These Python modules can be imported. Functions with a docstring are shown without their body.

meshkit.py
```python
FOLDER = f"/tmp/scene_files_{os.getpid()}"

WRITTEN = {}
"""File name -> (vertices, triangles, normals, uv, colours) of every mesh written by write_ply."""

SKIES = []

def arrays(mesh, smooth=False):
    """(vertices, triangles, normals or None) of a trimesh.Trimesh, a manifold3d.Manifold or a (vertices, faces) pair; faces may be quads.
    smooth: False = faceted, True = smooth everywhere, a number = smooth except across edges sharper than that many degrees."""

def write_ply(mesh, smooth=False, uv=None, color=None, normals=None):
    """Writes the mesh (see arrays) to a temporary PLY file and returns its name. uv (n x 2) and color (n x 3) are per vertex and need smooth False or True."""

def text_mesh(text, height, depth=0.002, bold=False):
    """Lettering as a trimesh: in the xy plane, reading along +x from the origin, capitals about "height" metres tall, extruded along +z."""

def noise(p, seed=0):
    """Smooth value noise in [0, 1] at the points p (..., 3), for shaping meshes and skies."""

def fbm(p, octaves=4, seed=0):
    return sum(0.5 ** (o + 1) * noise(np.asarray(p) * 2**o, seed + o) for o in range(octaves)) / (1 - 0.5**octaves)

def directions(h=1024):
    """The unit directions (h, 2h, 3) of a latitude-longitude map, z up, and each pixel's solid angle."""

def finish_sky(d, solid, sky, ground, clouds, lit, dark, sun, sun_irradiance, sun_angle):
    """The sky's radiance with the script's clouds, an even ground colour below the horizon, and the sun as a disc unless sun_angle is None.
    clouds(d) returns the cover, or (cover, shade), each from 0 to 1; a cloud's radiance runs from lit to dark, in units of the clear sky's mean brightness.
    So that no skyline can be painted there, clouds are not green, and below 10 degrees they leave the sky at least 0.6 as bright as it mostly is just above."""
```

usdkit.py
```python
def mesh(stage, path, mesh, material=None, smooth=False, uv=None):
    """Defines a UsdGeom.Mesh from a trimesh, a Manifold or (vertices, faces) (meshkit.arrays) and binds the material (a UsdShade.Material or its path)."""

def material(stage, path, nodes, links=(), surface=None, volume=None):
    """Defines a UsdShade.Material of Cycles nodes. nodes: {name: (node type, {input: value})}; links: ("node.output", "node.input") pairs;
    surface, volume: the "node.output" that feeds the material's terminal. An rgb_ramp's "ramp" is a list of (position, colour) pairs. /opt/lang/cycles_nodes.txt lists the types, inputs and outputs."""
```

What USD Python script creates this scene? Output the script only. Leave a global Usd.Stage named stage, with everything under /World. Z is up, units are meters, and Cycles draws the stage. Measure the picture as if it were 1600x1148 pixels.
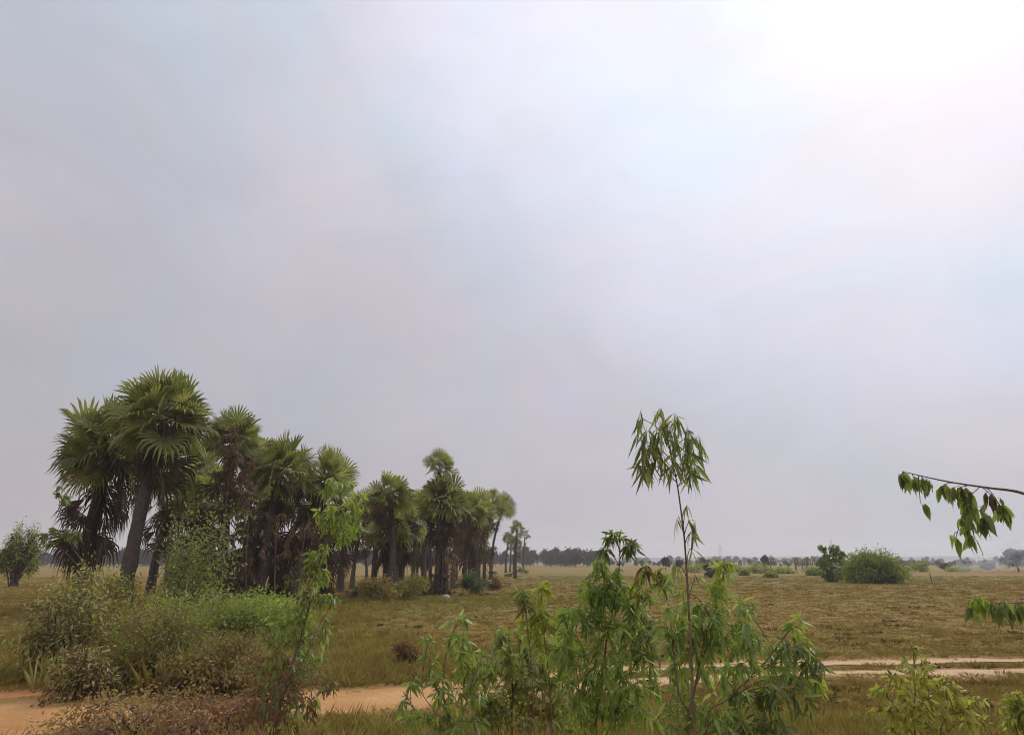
import math
import numpy as np
import trimesh
import usdkit
import meshkit
from pxr import Usd, UsdGeom, UsdLux, UsdShade, Gf, Sdf, Vt

stage = Usd.Stage.CreateInMemory()
UsdGeom.SetStageUpAxis(stage, UsdGeom.Tokens.z)
UsdGeom.SetStageMetersPerUnit(stage, 1.0)
world = UsdGeom.Xform.Define(stage, "/World")
stage.SetDefaultPrim(world.GetPrim())
rng = np.random.default_rng(20230)

# ------------------------------------------------------------------ camera
CAM_H = 2.5                                   # eye height
FPX = 1042.0                                  # focal length in pixels of the 1600 px wide photograph (75 degrees across)
PITCH = math.radians(16.26)                   # the lens looks up: low horizon
cam = UsdGeom.Camera.Define(stage, "/World/camera")
cam.AddTranslateOp().Set(Gf.Vec3d(0, 0, CAM_H))
cam.AddRotateXOp().Set(90 + math.degrees(PITCH))
cam.CreateFocalLengthAttr(24.0)
cam.CreateHorizontalApertureAttr(24.0 * 1600 / FPX)
cam.CreateVerticalApertureAttr(24.0 * 1600 / FPX * 734 / 1024)
cam.CreateClippingRangeAttr(Gf.Vec2f(0.05, 20000))
cam.CreateExposureAttr(0.3)

# ------------------------------------------------------------------ sky and sun (overcast, sun behind cloud to the upper right)
SUN_AZ, SUN_EL = math.radians(40), math.radians(47)
SD = np.array([math.sin(SUN_AZ) * math.cos(SUN_EL), math.cos(SUN_AZ) * math.cos(SUN_EL), math.sin(SUN_EL)])
SKY_STRENGTH = 0.1
dome = UsdLux.DomeLight.Define(stage, "/World/sky")
sky_mat = usdkit.material(stage, "/World/Looks/overcast_sky", {
    "tc": ("texture_coordinate", {}),
    "sky": ("sky_texture", {"sky_type": "single_scattering", "sun_disc": False, "sun_elevation": SUN_EL, "sun_rotation": SUN_AZ, "aerosol_density": 3.0}),
    # brightness of the cloud sheet: grows towards the hidden sun
    "dot": ("vector_math", {"math_type": "dot_product", "vector2": tuple(SD)}),
    "glow": ("map_range", {"from_min": 0.0, "from_max": 1.0, "to_min": 0.0, "to_max": 1.0, "clamp": True}),
    "lum": ("rgb_ramp", {"ramp": [(x, tuple(8.13 * l * t for t in tint)) for x, l, tint in [
        (0.0, 0.46, (1.04, 0.96, 1.0)), (0.25, 0.49, (1.04, 0.97, 0.99)), (0.5, 0.49, (1.0, 0.98, 1.04)), (0.65, 0.55, (0.99, 0.98, 1.05)), (0.75, 0.575, (0.97, 0.985, 1.06)),
        (0.83, 0.70, (0.98, 0.98, 1.09)), (0.92, 0.79, (0.98, 0.99, 1.06)), (0.965, 0.775, (1.0, 0.985, 1.03)), (1.0, 0.86, (1.01, 0.985, 1.0))]]}),
    "sep": ("separate_xyz", {}),
    "rise": ("map_range", {"from_min": 0.0, "from_max": 1.0, "to_min": 0.86, "to_max": 1.36, "clamp": True}),   # an overcast sky brightens towards the zenith
    "m0": ("mix", {"mix_type": "multiply", "fac": 1.0}),
    # soft streaks and tints of the cloud sheet
    "map": ("mapping", {"scale": (1.6, 1.3, 2.6), "rotation": (0.3, 0.2, 0.5)}),
    "n1": ("noise_texture", {"scale": 1.5, "detail": 4.0, "roughness": 0.45, "distortion": 0.6}),
    "tint": ("rgb_ramp", {"ramp": [(0.28, (0.88, 1.01, 1.09)), (0.42, (0.94, 1.0, 1.07)), (0.5, (0.995, 0.985, 1.03)), (0.6, (1.04, 0.98, 1.01)), (0.74, (1.01, 0.965, 1.07))]}),
    "n2": ("noise_texture", {"scale": 2.9, "detail": 7.0, "roughness": 0.55, "distortion": 0.8}),
    "shade": ("map_range", {"from_min": 0.25, "from_max": 0.75, "to_min": 0.94, "to_max": 1.06}),
    "m1": ("mix", {"mix_type": "multiply", "fac": 1.0}),
    "m2": ("mix", {"mix_type": "multiply", "fac": 1.0}),
    "cover": ("mix", {"mix_type": "mix", "fac": 0.93}),
    "bg": ("background_shader", {"strength": SKY_STRENGTH}),
}, [("tc.generated", "dot.vector1"), ("dot.value", "glow.value"), ("glow.result", "lum.fac"),
    ("tc.generated", "map.vector"), ("map.vector", "n1.vector"), ("map.vector", "n2.vector"), ("n1.fac", "tint.fac"), ("n2.fac", "shade.value"),
    ("tc.generated", "sep.vector"), ("sep.z", "rise.value"), ("lum.color", "m0.color1"), ("rise.result", "m0.color2"), ("m0.color", "m1.color1"), ("tint.color", "m1.color2"), ("m1.color", "m2.color1"), ("shade.result", "m2.color2"),
    ("sky.color", "cover.color1"), ("m2.color", "cover.color2"), ("cover.color", "bg.color")], surface="bg.background")
UsdShade.MaterialBindingAPI.Apply(dome.GetPrim()).Bind(sky_mat)
dome.GetPrim().SetCustomDataByKey("kind", "structure")
sun = UsdLux.DistantLight.Define(stage, "/World/sun")
sun.CreateIntensityAttr(0.4)
sun.CreateAngleAttr(22.0)
sun.CreateNormalizeAttr(True)
sun.CreateColorAttr(Gf.Vec3f(1.0, 0.95, 0.88))
sun.AddRotateXYZOp().Set(Gf.Vec3f(math.degrees(math.pi / 2 - SUN_EL), 0, 180 - math.degrees(SUN_AZ)))

# ------------------------------------------------------------------ reading the photograph's geometry
CP, SP = math.cos(PITCH), math.sin(PITCH)


def P(u, v, y):
    """The point at depth y (metres north of the camera) seen at pixel (u, v) of the 1600 x 1148 photograph."""
    a, b = (u - 800) / FPX, (574 - v) / FPX
    dy, dz = CP - b * SP, SP + b * CP
    t = y / dy
    return np.array([a * t, y, CAM_H + dz * t])


def G(u, v):
    """The point of level ground seen at pixel (u, v)."""
    b = (574 - v) / FPX
    t = -CAM_H / (SP + b * CP)
    return np.array([(u - 800) / FPX * t, (CP - b * SP) * t, 0.0])


# ------------------------------------------------------------------ materials
def leaf_mat(name, ramp, trans=0.3, rough=0.55, tr_gain=1.25, spec=0.5):
    """Leaf: colour from a ramp by leaf (object and island), some light through it."""
    return usdkit.material(stage, f"/World/Looks/{name}", {
        "oi": ("object_info", {}), "ge": ("geometry", {}),
        "sum": ("math", {"math_type": "add"}), "fr": ("math", {"math_type": "fraction"}),
        "ramp": ("rgb_ramp", {"ramp": ramp}),
        "n": ("noise_texture", {"scale": 1.7, "detail": 3.0}), "nr": ("map_range", {"from_min": 0.3, "from_max": 0.7, "to_min": 0.75, "to_max": 1.2}),
        "mul": ("mix", {"mix_type": "multiply", "fac": 1.0}),
        "p": ("principled_bsdf", {"roughness": rough, "specular_ior_level": spec}),
        "gain": ("mix", {"mix_type": "multiply", "fac": 1.0, "color2": (tr_gain, tr_gain * 1.05, tr_gain * 0.6)}),
        "t": ("translucent_bsdf", {}), "mix": ("mix_closure", {"fac": trans}),
    }, [("oi.random", "sum.value1"), ("ge.random_per_island", "sum.value2"), ("sum.value", "fr.value1"), ("fr.value", "ramp.fac"),
        ("ge.position", "n.vector"), ("n.fac", "nr.value"), ("ramp.color", "mul.color1"), ("nr.result", "mul.color2"),
        ("mul.color", "p.base_color"), ("mul.color", "gain.color1"), ("gain.color", "t.color"), ("p.BSDF", "mix.closure1"), ("t.BSDF", "mix.closure2")], surface="mix.closure")


def bark_mat(name, dark, light, scale=9.0, stretch=(1, 1, 0.35), bump=0.5, rough=0.9):
    return usdkit.material(stage, f"/World/Looks/{name}", {
        "ge": ("geometry", {}), "map": ("mapping", {"scale": stretch}),
        "n": ("noise_texture", {"scale": scale, "detail": 6.0, "roughness": 0.6}),
        "ramp": ("rgb_ramp", {"ramp": [(0.3, dark), (0.7, light)]}),
        "bump": ("bump", {"strength": bump, "distance": 0.03}),
        "p": ("principled_bsdf", {"roughness": rough, "specular_ior_level": 0.2}),
    }, [("ge.position", "map.vector"), ("map.vector", "n.vector"), ("n.fac", "ramp.fac"), ("n.fac", "bump.height"), ("ramp.color", "p.base_color"), ("bump.normal", "p.normal")], surface="p.BSDF")


M = {}
M["palm"] = leaf_mat("palm_leaf", [(0, (0.138, 0.16, 0.049)), (0.4, (0.215, 0.241, 0.071)), (0.75, (0.29, 0.302, 0.1)), (1, (0.42, 0.398, 0.157))], trans=0.4, rough=0.5)
M["palm_pale"] = leaf_mat("palm_leaf_pale", [(0, (0.208, 0.219, 0.071)), (0.5, (0.338, 0.317, 0.111)), (1, (0.42, 0.416, 0.169))], trans=0.4, rough=0.5)
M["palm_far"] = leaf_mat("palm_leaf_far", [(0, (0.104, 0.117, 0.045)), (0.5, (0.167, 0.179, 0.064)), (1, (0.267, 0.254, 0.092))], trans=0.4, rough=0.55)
M["palm_dead"] = leaf_mat("palm_leaf_dead", [(0, (0.058, 0.036, 0.027)), (0.5, (0.095, 0.061, 0.042)), (1, (0.165, 0.103, 0.062))], trans=0.3, rough=0.8)
M["petiole"] = bark_mat("petiole", (0.12, 0.11, 0.05), (0.24, 0.21, 0.10), scale=14)
M["palm_bark"] = bark_mat("palm_bark", (0.046, 0.037, 0.034), (0.145, 0.115, 0.102), scale=7, stretch=(1, 1, 2.6), bump=0.9)
M["bark"] = bark_mat("twig_bark", (0.09, 0.055, 0.04), (0.21, 0.14, 0.10), scale=22)
M["bark_grey"] = bark_mat("grey_bark", (0.07, 0.055, 0.045), (0.16, 0.125, 0.10), scale=14)
M["euc"] = leaf_mat("gum_leaf", [(0, (0.145, 0.204, 0.068)), (0.35, (0.218, 0.304, 0.091)), (0.7, (0.335, 0.42, 0.121)), (0.9, (0.42, 0.42, 0.174)), (1, (0.42, 0.42, 0.201))], trans=0.42, rough=0.36)
M["euc_dark"] = leaf_mat("gum_leaf_dark", [(0, (0.119, 0.147, 0.059)), (0.5, (0.195, 0.244, 0.077)), (0.85, (0.32, 0.384, 0.11)), (1, (0.42, 0.42, 0.158))], trans=0.42, rough=0.36)
M["euc_bright"] = leaf_mat("gum_leaf_young", [(0, (0.138, 0.218, 0.044)), (0.5, (0.227, 0.342, 0.064)), (1, (0.374, 0.42, 0.099))], trans=0.45, rough=0.45)
M["euc_bronze"] = leaf_mat("gum_leaf_bronze", [(0, (0.13, 0.106, 0.035)), (0.6, (0.195, 0.15, 0.048)), (1, (0.26, 0.15, 0.07))], trans=0.45, rough=0.45)
M["lime"] = leaf_mat("lime_leaf", [(0, (0.298, 0.4, 0.046)), (0.5, (0.42, 0.42, 0.074)), (1, (0.42, 0.42, 0.124))], trans=0.45, rough=0.5)
M["olive"] = leaf_mat("scrub_leaf", [(0, (0.16, 0.141, 0.041)), (0.5, (0.232, 0.202, 0.054)), (1, (0.348, 0.269, 0.076))], trans=0.38, rough=0.65)
M["greygreen"] = leaf_mat("grey_green_leaf", [(0, (0.19, 0.212, 0.083)), (0.5, (0.27, 0.305, 0.109)), (1, (0.42, 0.42, 0.202))], trans=0.38, rough=0.6)
M["shrub"] = leaf_mat("shrub_leaf", [(0, (0.146, 0.194, 0.034)), (0.5, (0.214, 0.29, 0.047)), (1, (0.333, 0.393, 0.073))], trans=0.38, rough=0.6)
M["grass_green"] = leaf_mat("green_grass_blade", [(0, (0.175, 0.256, 0.04)), (0.5, (0.281, 0.384, 0.055)), (1, (0.42, 0.42, 0.092))], trans=0.38, rough=0.6)
M["teal"] = leaf_mat("teal_leaf", [(0, (0.091, 0.132, 0.054)), (0.6, (0.152, 0.202, 0.079)), (1, (0.264, 0.298, 0.12))], trans=0.38, rough=0.6)
M["dry"] = leaf_mat("dry_leaf", [(0, (0.152, 0.089, 0.045)), (0.5, (0.208, 0.124, 0.061)), (1, (0.299, 0.188, 0.089))], trans=0.3, rough=0.85, tr_gain=1.1)
M["dry_red"] = leaf_mat("dry_red_weed", [(0, (0.246, 0.135, 0.067)), (0.5, (0.344, 0.19, 0.095)), (1, (0.392, 0.279, 0.141))], trans=0.3, rough=0.85, tr_gain=1.1)
M["creeper"] = leaf_mat("creeper_leaf", [(0, (0.095, 0.058, 0.041)), (0.5, (0.173, 0.106, 0.064)), (0.8, (0.241, 0.168, 0.085)), (1, (0.191, 0.191, 0.07))], trans=0.3, rough=0.8, tr_gain=1.1)
M["grass"] = leaf_mat("dry_grass_blade", [(0, (0.261, 0.172, 0.05)), (0.35, (0.318, 0.212, 0.062)), (0.6, (0.289, 0.221, 0.059)), (0.8, (0.371, 0.255, 0.08)), (1, (0.256, 0.212, 0.053))], trans=0.25, rough=0.8, tr_gain=1.1)
M["tall_grass"] = leaf_mat("tall_grass_blade", [(0, (0.289, 0.22, 0.06)), (0.4, (0.383, 0.29, 0.079)), (0.7, (0.314, 0.283, 0.065)), (1, (0.406, 0.368, 0.121))], trans=0.25, rough=0.8, tr_gain=1.1)
M["grass_olive"] = leaf_mat("olive_grass_blade", [(0, (0.196, 0.186, 0.052)), (0.5, (0.259, 0.235, 0.066)), (1, (0.336, 0.285, 0.094))], trans=0.25, rough=0.8, tr_gain=1.1)
M["weed"] = leaf_mat("field_weed", [(0, (0.075, 0.049, 0.019)), (0.5, (0.106, 0.081, 0.025)), (1, (0.138, 0.13, 0.034))], trans=0.2, rough=0.8)
M["wood"] = leaf_mat("far_wood_leaf", [(0, (0.03, 0.034, 0.016)), (0.5, (0.052, 0.054, 0.025)), (1, (0.088, 0.075, 0.035))], trans=0.15, rough=0.8)
M["far_green"] = leaf_mat("far_scrub_leaf", [(0, (0.167, 0.222, 0.043)), (0.5, (0.256, 0.323, 0.059)), (1, (0.38, 0.412, 0.083))], trans=0.38, rough=0.8)
M["stone"] = bark_mat("pale_stone", (0.30, 0.28, 0.26), (0.5, 0.47, 0.44), scale=12, stretch=(1, 1, 1))
M["steel"] = usdkit.material(stage, "/World/Looks/galvanised_steel", {"p": ("principled_bsdf", {"base_color": (0.32, 0.32, 0.33), "metallic": 0.6, "roughness": 0.55})}, [], surface="p.BSDF")

M["ground"] = usdkit.material(stage, "/World/Looks/dry_field", {
    "ge": ("geometry", {}),
    "n1": ("noise_texture", {"scale": 0.045, "detail": 5.0, "roughness": 0.55}),
    "n2": ("noise_texture", {"scale": 0.55, "detail": 6.0, "roughness": 0.65}),
    "n3": ("noise_texture", {"scale": 9.0, "detail": 5.0, "roughness": 0.7}),
    "r1": ("rgb_ramp", {"ramp": [(0.32, (0.262, 0.166, 0.060)), (0.48, (0.250, 0.172, 0.058)), (0.60, (0.220, 0.168, 0.052)), (0.74, (0.272, 0.196, 0.068))]}),
    "r2": ("rgb_ramp", {"ramp": [(0.30, (0.86, 0.85, 0.85)), (0.46, (0.98, 0.98, 0.97)), (0.7, (1.10, 1.08, 1.05))]}),
    "r3": ("rgb_ramp", {"ramp": [(0.3, (0.66, 0.66, 0.66)), (0.7, (1.22, 1.2, 1.16))]}),
    "ba": ("attribute", {"attribute": "bare"}), "mb": ("mix", {"mix_type": "mix", "color2": (0.43, 0.200, 0.085)}), "gr": ("attribute", {"attribute": "green"}), "mg": ("mix", {"mix_type": "mix", "color2": (0.165, 0.150, 0.042)}),
    "m1": ("mix", {"mix_type": "multiply", "fac": 1.0}), "m2": ("mix", {"mix_type": "multiply", "fac": 0.7}),
    "b": ("bump", {"strength": 0.7, "distance": 0.05}),
    "p": ("principled_bsdf", {"roughness": 0.95, "specular_ior_level": 0.1}),
}, [("ge.position", "n1.vector"), ("ge.position", "n2.vector"), ("ge.position", "n3.vector"), ("n1.fac", "r1.fac"), ("n2.fac", "r2.fac"), ("n3.fac", "r3.fac"),
    ("r1.color", "mg.color1"), ("gr.fac", "mg.fac"), ("mg.color", "mb.color1"), ("ba.fac", "mb.fac"), ("mb.color", "m1.color1"), ("r2.color", "m1.color2"), ("m1.color", "m2.color1"), ("r3.color", "m2.color2"), ("m2.color", "p.base_color"), ("n3.fac", "b.height"), ("b.normal", "p.normal")], surface="p.BSDF")
M["dirt"] = usdkit.material(stage, "/World/Looks/track_dirt", {
    "ge": ("geometry", {}), "at": ("attribute", {"attribute": "edge"}),
    "n1": ("noise_texture", {"scale": 0.7, "detail": 6.0, "roughness": 0.6}),
    "n3": ("noise_texture", {"scale": 14.0, "detail": 5.0, "roughness": 0.7}),
    "r1": ("rgb_ramp", {"ramp": [(0.3, (0.40, 0.205, 0.080)), (0.5, (0.48, 0.265, 0.110)), (0.7, (0.56, 0.345, 0.165))]}),
    "r3": ("rgb_ramp", {"ramp": [(0.3, (0.80, 0.78, 0.76)), (0.7, (1.12, 1.12, 1.12))]}),
    "sx": ("separate_xyz", {}), "sr": ("map_range", {"range_type": "smoothstep", "from_min": -3.0, "from_max": 5.0, "to_min": 0.0, "to_max": 0.75, "clamp": True}), "sm": ("mix", {"mix_type": "mix", "color2": (0.60, 0.44, 0.285)}),
    "m1": ("mix", {"mix_type": "multiply", "fac": 1.0}),
    "ea": ("math", {"math_type": "add"}), "er": ("map_range", {"range_type": "smoothstep", "from_min": 0.75, "from_max": 1.15, "to_min": 0.0, "to_max": 1.0, "clamp": True}),
    "e": ("mix", {"mix_type": "mix", "color2": (0.235, 0.145, 0.05)}),
    "b": ("bump", {"strength": 0.6, "distance": 0.03}),
    "p": ("principled_bsdf", {"roughness": 0.95, "specular_ior_level": 0.1}),
}, [("ge.position", "n1.vector"), ("ge.position", "n3.vector"), ("n1.fac", "r1.fac"), ("n3.fac", "r3.fac"), ("ge.position", "sx.vector"), ("sx.x", "sr.value"), ("sr.result", "sm.fac"), ("r1.color", "sm.color1"), ("sm.color", "m1.color1"), ("r3.color", "m1.color2"),
    ("at.fac", "ea.value1"), ("n3.fac", "ea.value2"), ("ea.value", "er.value"), ("er.result", "e.fac"), ("m1.color", "e.color1"), ("e.color", "p.base_color"), ("n3.fac", "b.height"), ("b.normal", "p.normal")], surface="p.BSDF")

# ------------------------------------------------------------------ scene helpers
used = {}


def numbered(parent, name):
    k = used.get((parent, name), -1) + 1
    used[(parent, name)] = k
    return f"{parent}/{name}" if k == 0 else f"{parent}/{name}_{k:03d}"


def tag(prim, label=None, cat=None, group=None, kind=None):
    for k, x in (("label", label), ("category", cat), ("group", group), ("kind", kind)):
        if x:
            prim.SetCustomDataByKey(k, x)
    return prim


def thing(name, label, cat, loc, group=None):
    x = UsdGeom.Xform.Define(stage, numbered("/World", name))
    x.AddTranslateOp().Set(Gf.Vec3d(*map(float, loc)))
    tag(x.GetPrim(), label, cat, group)
    x.loc = np.asarray(loc, float)
    return x


def part(parent, name, mesh, mat, smooth=False, label=None, kind=None):
    """A mesh given in world coordinates, kept as a child in its parent's frame."""
    v, f = np.asarray(mesh[0], float) - parent.loc, np.asarray(mesh[1])
    m = usdkit.mesh(stage, numbered(str(parent.GetPath()), name), (v, f), M[mat], smooth=smooth)
    tag(m.GetPrim(), label, None, None, kind)
    m.loc = parent.loc
    return m


def cat(meshes):
    vs, fs, k = [], [], 0
    for v, f in meshes:
        f = np.asarray(f)
        if f.shape[1] == 4:
            f = np.vstack([f[:, [0, 1, 2]], f[:, [0, 2, 3]]])
        vs.append(v)
        fs.append(f + k)
        k += len(v)
    return np.vstack(vs), np.vstack(fs)


def norm(a):
    a = np.asarray(a, float)
    return a / (np.linalg.norm(a, axis=-1, keepdims=True) + 1e-12)


def spline(pts, n):
    """A smooth curve (Catmull-Rom) of n points through pts."""
    p = np.asarray(pts, float)
    if len(p) == 2:
        return p[0] + (p[1] - p[0]) * np.linspace(0, 1, n)[:, None]
    q = np.vstack([2 * p[0] - p[1], p, 2 * p[-1] - p[-2]])
    out = []
    for s in np.linspace(0, len(p) - 1 - 1e-9, n):
        i, t = int(s), s - int(s)
        a, b, c, d = q[i], q[i + 1], q[i + 2], q[i + 3]
        out.append(0.5 * (2 * b + (c - a) * t + (2 * a - 5 * b + 4 * c - d) * t * t + (3 * b - a - 3 * c + d) * t ** 3))
    return np.array(out)


def tube(p, r, sides=6, rough=0.0, seed=0):
    p = np.asarray(p, float)
    r = np.broadcast_to(np.asarray(r, float), (len(p),))
    t = norm(np.gradient(p, axis=0))
    ref = np.where(np.abs(t[:, 2:]) < 0.9, [[0, 0, 1.0]], [[1.0, 0, 0]])
    ref = np.broadcast_to(ref[len(ref) // 2], t.shape)
    a = norm(np.cross(t, ref))
    b = np.cross(t, a)
    ang = np.arange(sides) * 2 * np.pi / sides
    rr = np.repeat(r[:, None], sides, 1)
    if rough:
        rr = rr * (1 + rough * (np.random.default_rng(seed).random(rr.shape) - 0.5) * 2)
    v = p[:, None] + rr[..., None] * (np.cos(ang)[None, :, None] * a[:, None] + np.sin(ang)[None, :, None] * b[:, None])
    i, j = np.meshgrid(np.arange(len(p) - 1), np.arange(sides), indexing="ij")
    q = np.stack([i * sides + j, i * sides + (j + 1) % sides, (i + 1) * sides + (j + 1) % sides, (i + 1) * sides + j], -1).reshape(-1, 4)
    f = np.vstack([q[:, [0, 1, 2]], q[:, [0, 2, 3]]])
    n = len(p) * sides
    v = np.vstack([v.reshape(-1, 3), p[0], p[-1]])
    caps = [[n, (k + 1) % sides, k] for k in range(sides)] + [[n + 1, n - sides + k, n - sides + (k + 1) % sides] for k in range(sides)]
    return v, np.vstack([f, caps])


def blades(base, d, length, width, droop=0.3, sickle=0.25, rs=None, simple=False):
    """Many leaves at once: (n, k, 3) vertices and the faces of one leaf. A leaf runs from base along d, bends down by droop and sideways by sickle."""
    rs = rs or rng
    n = len(base)
    d = norm(d)
    L, W = np.broadcast_to(length, (n,))[:, None], np.broadcast_to(width, (n,))[:, None]
    side = norm(np.cross(d, norm(rs.normal(size=(n, 3)))))
    nor = np.cross(d, side)
    sk = (rs.random((n, 1)) - 0.5) * 2 * sickle
    down = np.array([0, 0, -1.0])
    dr = droop * rs.uniform(0.2, 2.0, (n, 1))
    mid = lambda t: base + d * L * t + down * L * dr * t * t + side * L * sk * t * t  # noqa: E731
    if simple:
        c = mid(0.45)
        v = np.stack([base, c + side * W / 2, mid(1.0), c - side * W / 2], 1)
        return v, np.array([[0, 1, 2], [0, 2, 3]])
    fold = 0.22
    c1, c2 = mid(0.3), mid(0.65)
    h1, h2 = W / 2, W / 2 * 0.78
    v = np.stack([base, c1 + side * h1 + nor * h1 * fold, c1, c1 - side * h1 + nor * h1 * fold,
                  c2 + side * h2 + nor * h2 * fold, c2, c2 - side * h2 + nor * h2 * fold, mid(1.0)], 1)
    return v, np.array([[0, 1, 2], [0, 2, 3], [1, 4, 5], [1, 5, 2], [2, 5, 6], [2, 6, 3], [4, 7, 5], [5, 7, 6]])


def join(v, f):
    n, k, _ = v.shape
    return v.reshape(-1, 3), (f[None] + (np.arange(n) * k)[:, None, None]).reshape(-1, 3)


# ------------------------------------------------------------------ the ground: one sheet to the horizon, the dirt track, haze
track_px = [(-300, 1150), (-80, 1134), (60, 1122), (300, 1106), (560, 1094), (740, 1078), (900, 1062), (1050, 1052), (1200, 1045), (1400, 1042), (1600, 1039), (1800, 1036)]
track_line = spline([G(u, v) for u, v in track_px], 420)


def track_dist(x, y):
    p = track_line[::3, :2]
    q = np.stack([np.ravel(x), np.ravel(y)], -1)
    out = np.empty(len(q))
    for i in range(0, len(q), 20000):
        out[i:i + 20000] = np.sqrt(((q[i:i + 20000, None] - p[None]) ** 2).sum(-1)).min(1)
    return out.reshape(np.shape(x))


def ground_z(x, y):
    x, y = np.asarray(x, float), np.asarray(y, float)
    p = np.stack([x, y, np.zeros_like(x)], -1)
    h = (meshkit.fbm(p * 0.35, 3, 3) - 0.5) * 0.06 + (meshkit.fbm(p * 0.04, 2, 9) - 0.5) * 0.25
    far = np.clip((np.hypot(x, y) - 4) / 6, 0, 1)
    near = np.clip((track_dist(x, y) - 2.0) / 2.5, 0, 1)
    return h * far * near


rad = np.concatenate([[0.5, 3], np.geomspace(5, 60, 120), np.geomspace(62, 3000, 70)])
ang = np.radians(np.linspace(0, 360, 361)[:-1])
RR, AA = np.meshgrid(rad, ang, indexing="ij")
gx, gy = RR * np.sin(AA), RR * np.cos(AA)
gz = ground_z(gx, gy)
i, j = np.meshgrid(np.arange(len(rad) - 1), np.arange(360), indexing="ij")
gq = np.stack([i * 360 + j, (i + 1) * 360 + j, (i + 1) * 360 + (j + 1) % 360, i * 360 + (j + 1) % 360], -1).reshape(-1, 4)[:, ::-1]
gv = np.vstack([np.stack([gx, gy, gz], -1).reshape(-1, 3), [[0, 0, 0]]])
gf = np.vstack([gq[:, [0, 1, 2]], gq[:, [0, 2, 3]], [[len(gv) - 1, (k + 1) % 360, k] for k in range(360)]])
gm = usdkit.mesh(stage, numbered("/World", "ground"), (gv, gf), M["ground"], smooth=True)


def greenness(x, y):
    """Where the field is greener: the damp ground round the palm clumps and a strip before the track."""
    e = 0
    for u, v, ru, rv, k in ((690, 940, 260, 17, 0.9), (400, 960, 200, 30, 0.9), (560, 1040, 120, 22, 0.6), (1400, 905, 300, 8, 0.5), (860, 900, 200, 9, 0.6)):
        c, a, b = G(u, v), G(u + ru, v), G(u, v + rv)
        e = e + k * np.exp(-((x - c[0]) / max(2, abs(a[0] - c[0]))) ** 2 - ((y - c[1]) / max(2, abs(b[1] - c[1]))) ** 2)
    return np.clip(e, 0, 1)


def bareness(x, y):
    """Bare reddish earth beside the left end of the track."""
    e = 0
    for u, v, ru, rv, k in ((10, 1105, 120, 48, 1.7), (230, 1138, 200, 34, 1.4), (400, 1128, 80, 20, 0.9)):
        c, a, b = G(u, v), G(u + ru, v), G(u, v + rv)
        e = e + k * np.exp(-((x - c[0]) / abs(a[0] - c[0])) ** 2 - ((y - c[1]) / abs(b[1] - c[1])) ** 2)
    n = meshkit.fbm(np.stack([x * 1.3, y * 1.3, 0 * x], -1), 4, 61)
    return np.clip((e + (n - 0.5) * 0.9 - 0.25) * 2.2, 0, 1)


UsdGeom.PrimvarsAPI(gm).CreatePrimvar("bare", Sdf.ValueTypeNames.FloatArray, "vertex").Set(Vt.FloatArray.FromNumpy(bareness(gv[:, 0], gv[:, 1]).astype(np.float32)))
UsdGeom.PrimvarsAPI(gm).CreatePrimvar("green", Sdf.ValueTypeNames.FloatArray, "vertex").Set(Vt.FloatArray.FromNumpy(greenness(gv[:, 0], gv[:, 1]).astype(np.float32)))
tag(gm.GetPrim(), "dry brown field of short grass reaching to the horizon", "field", None, "structure")


def zg(x, y):
    return float(ground_z(np.array([x]), np.array([y]))[0])


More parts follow.
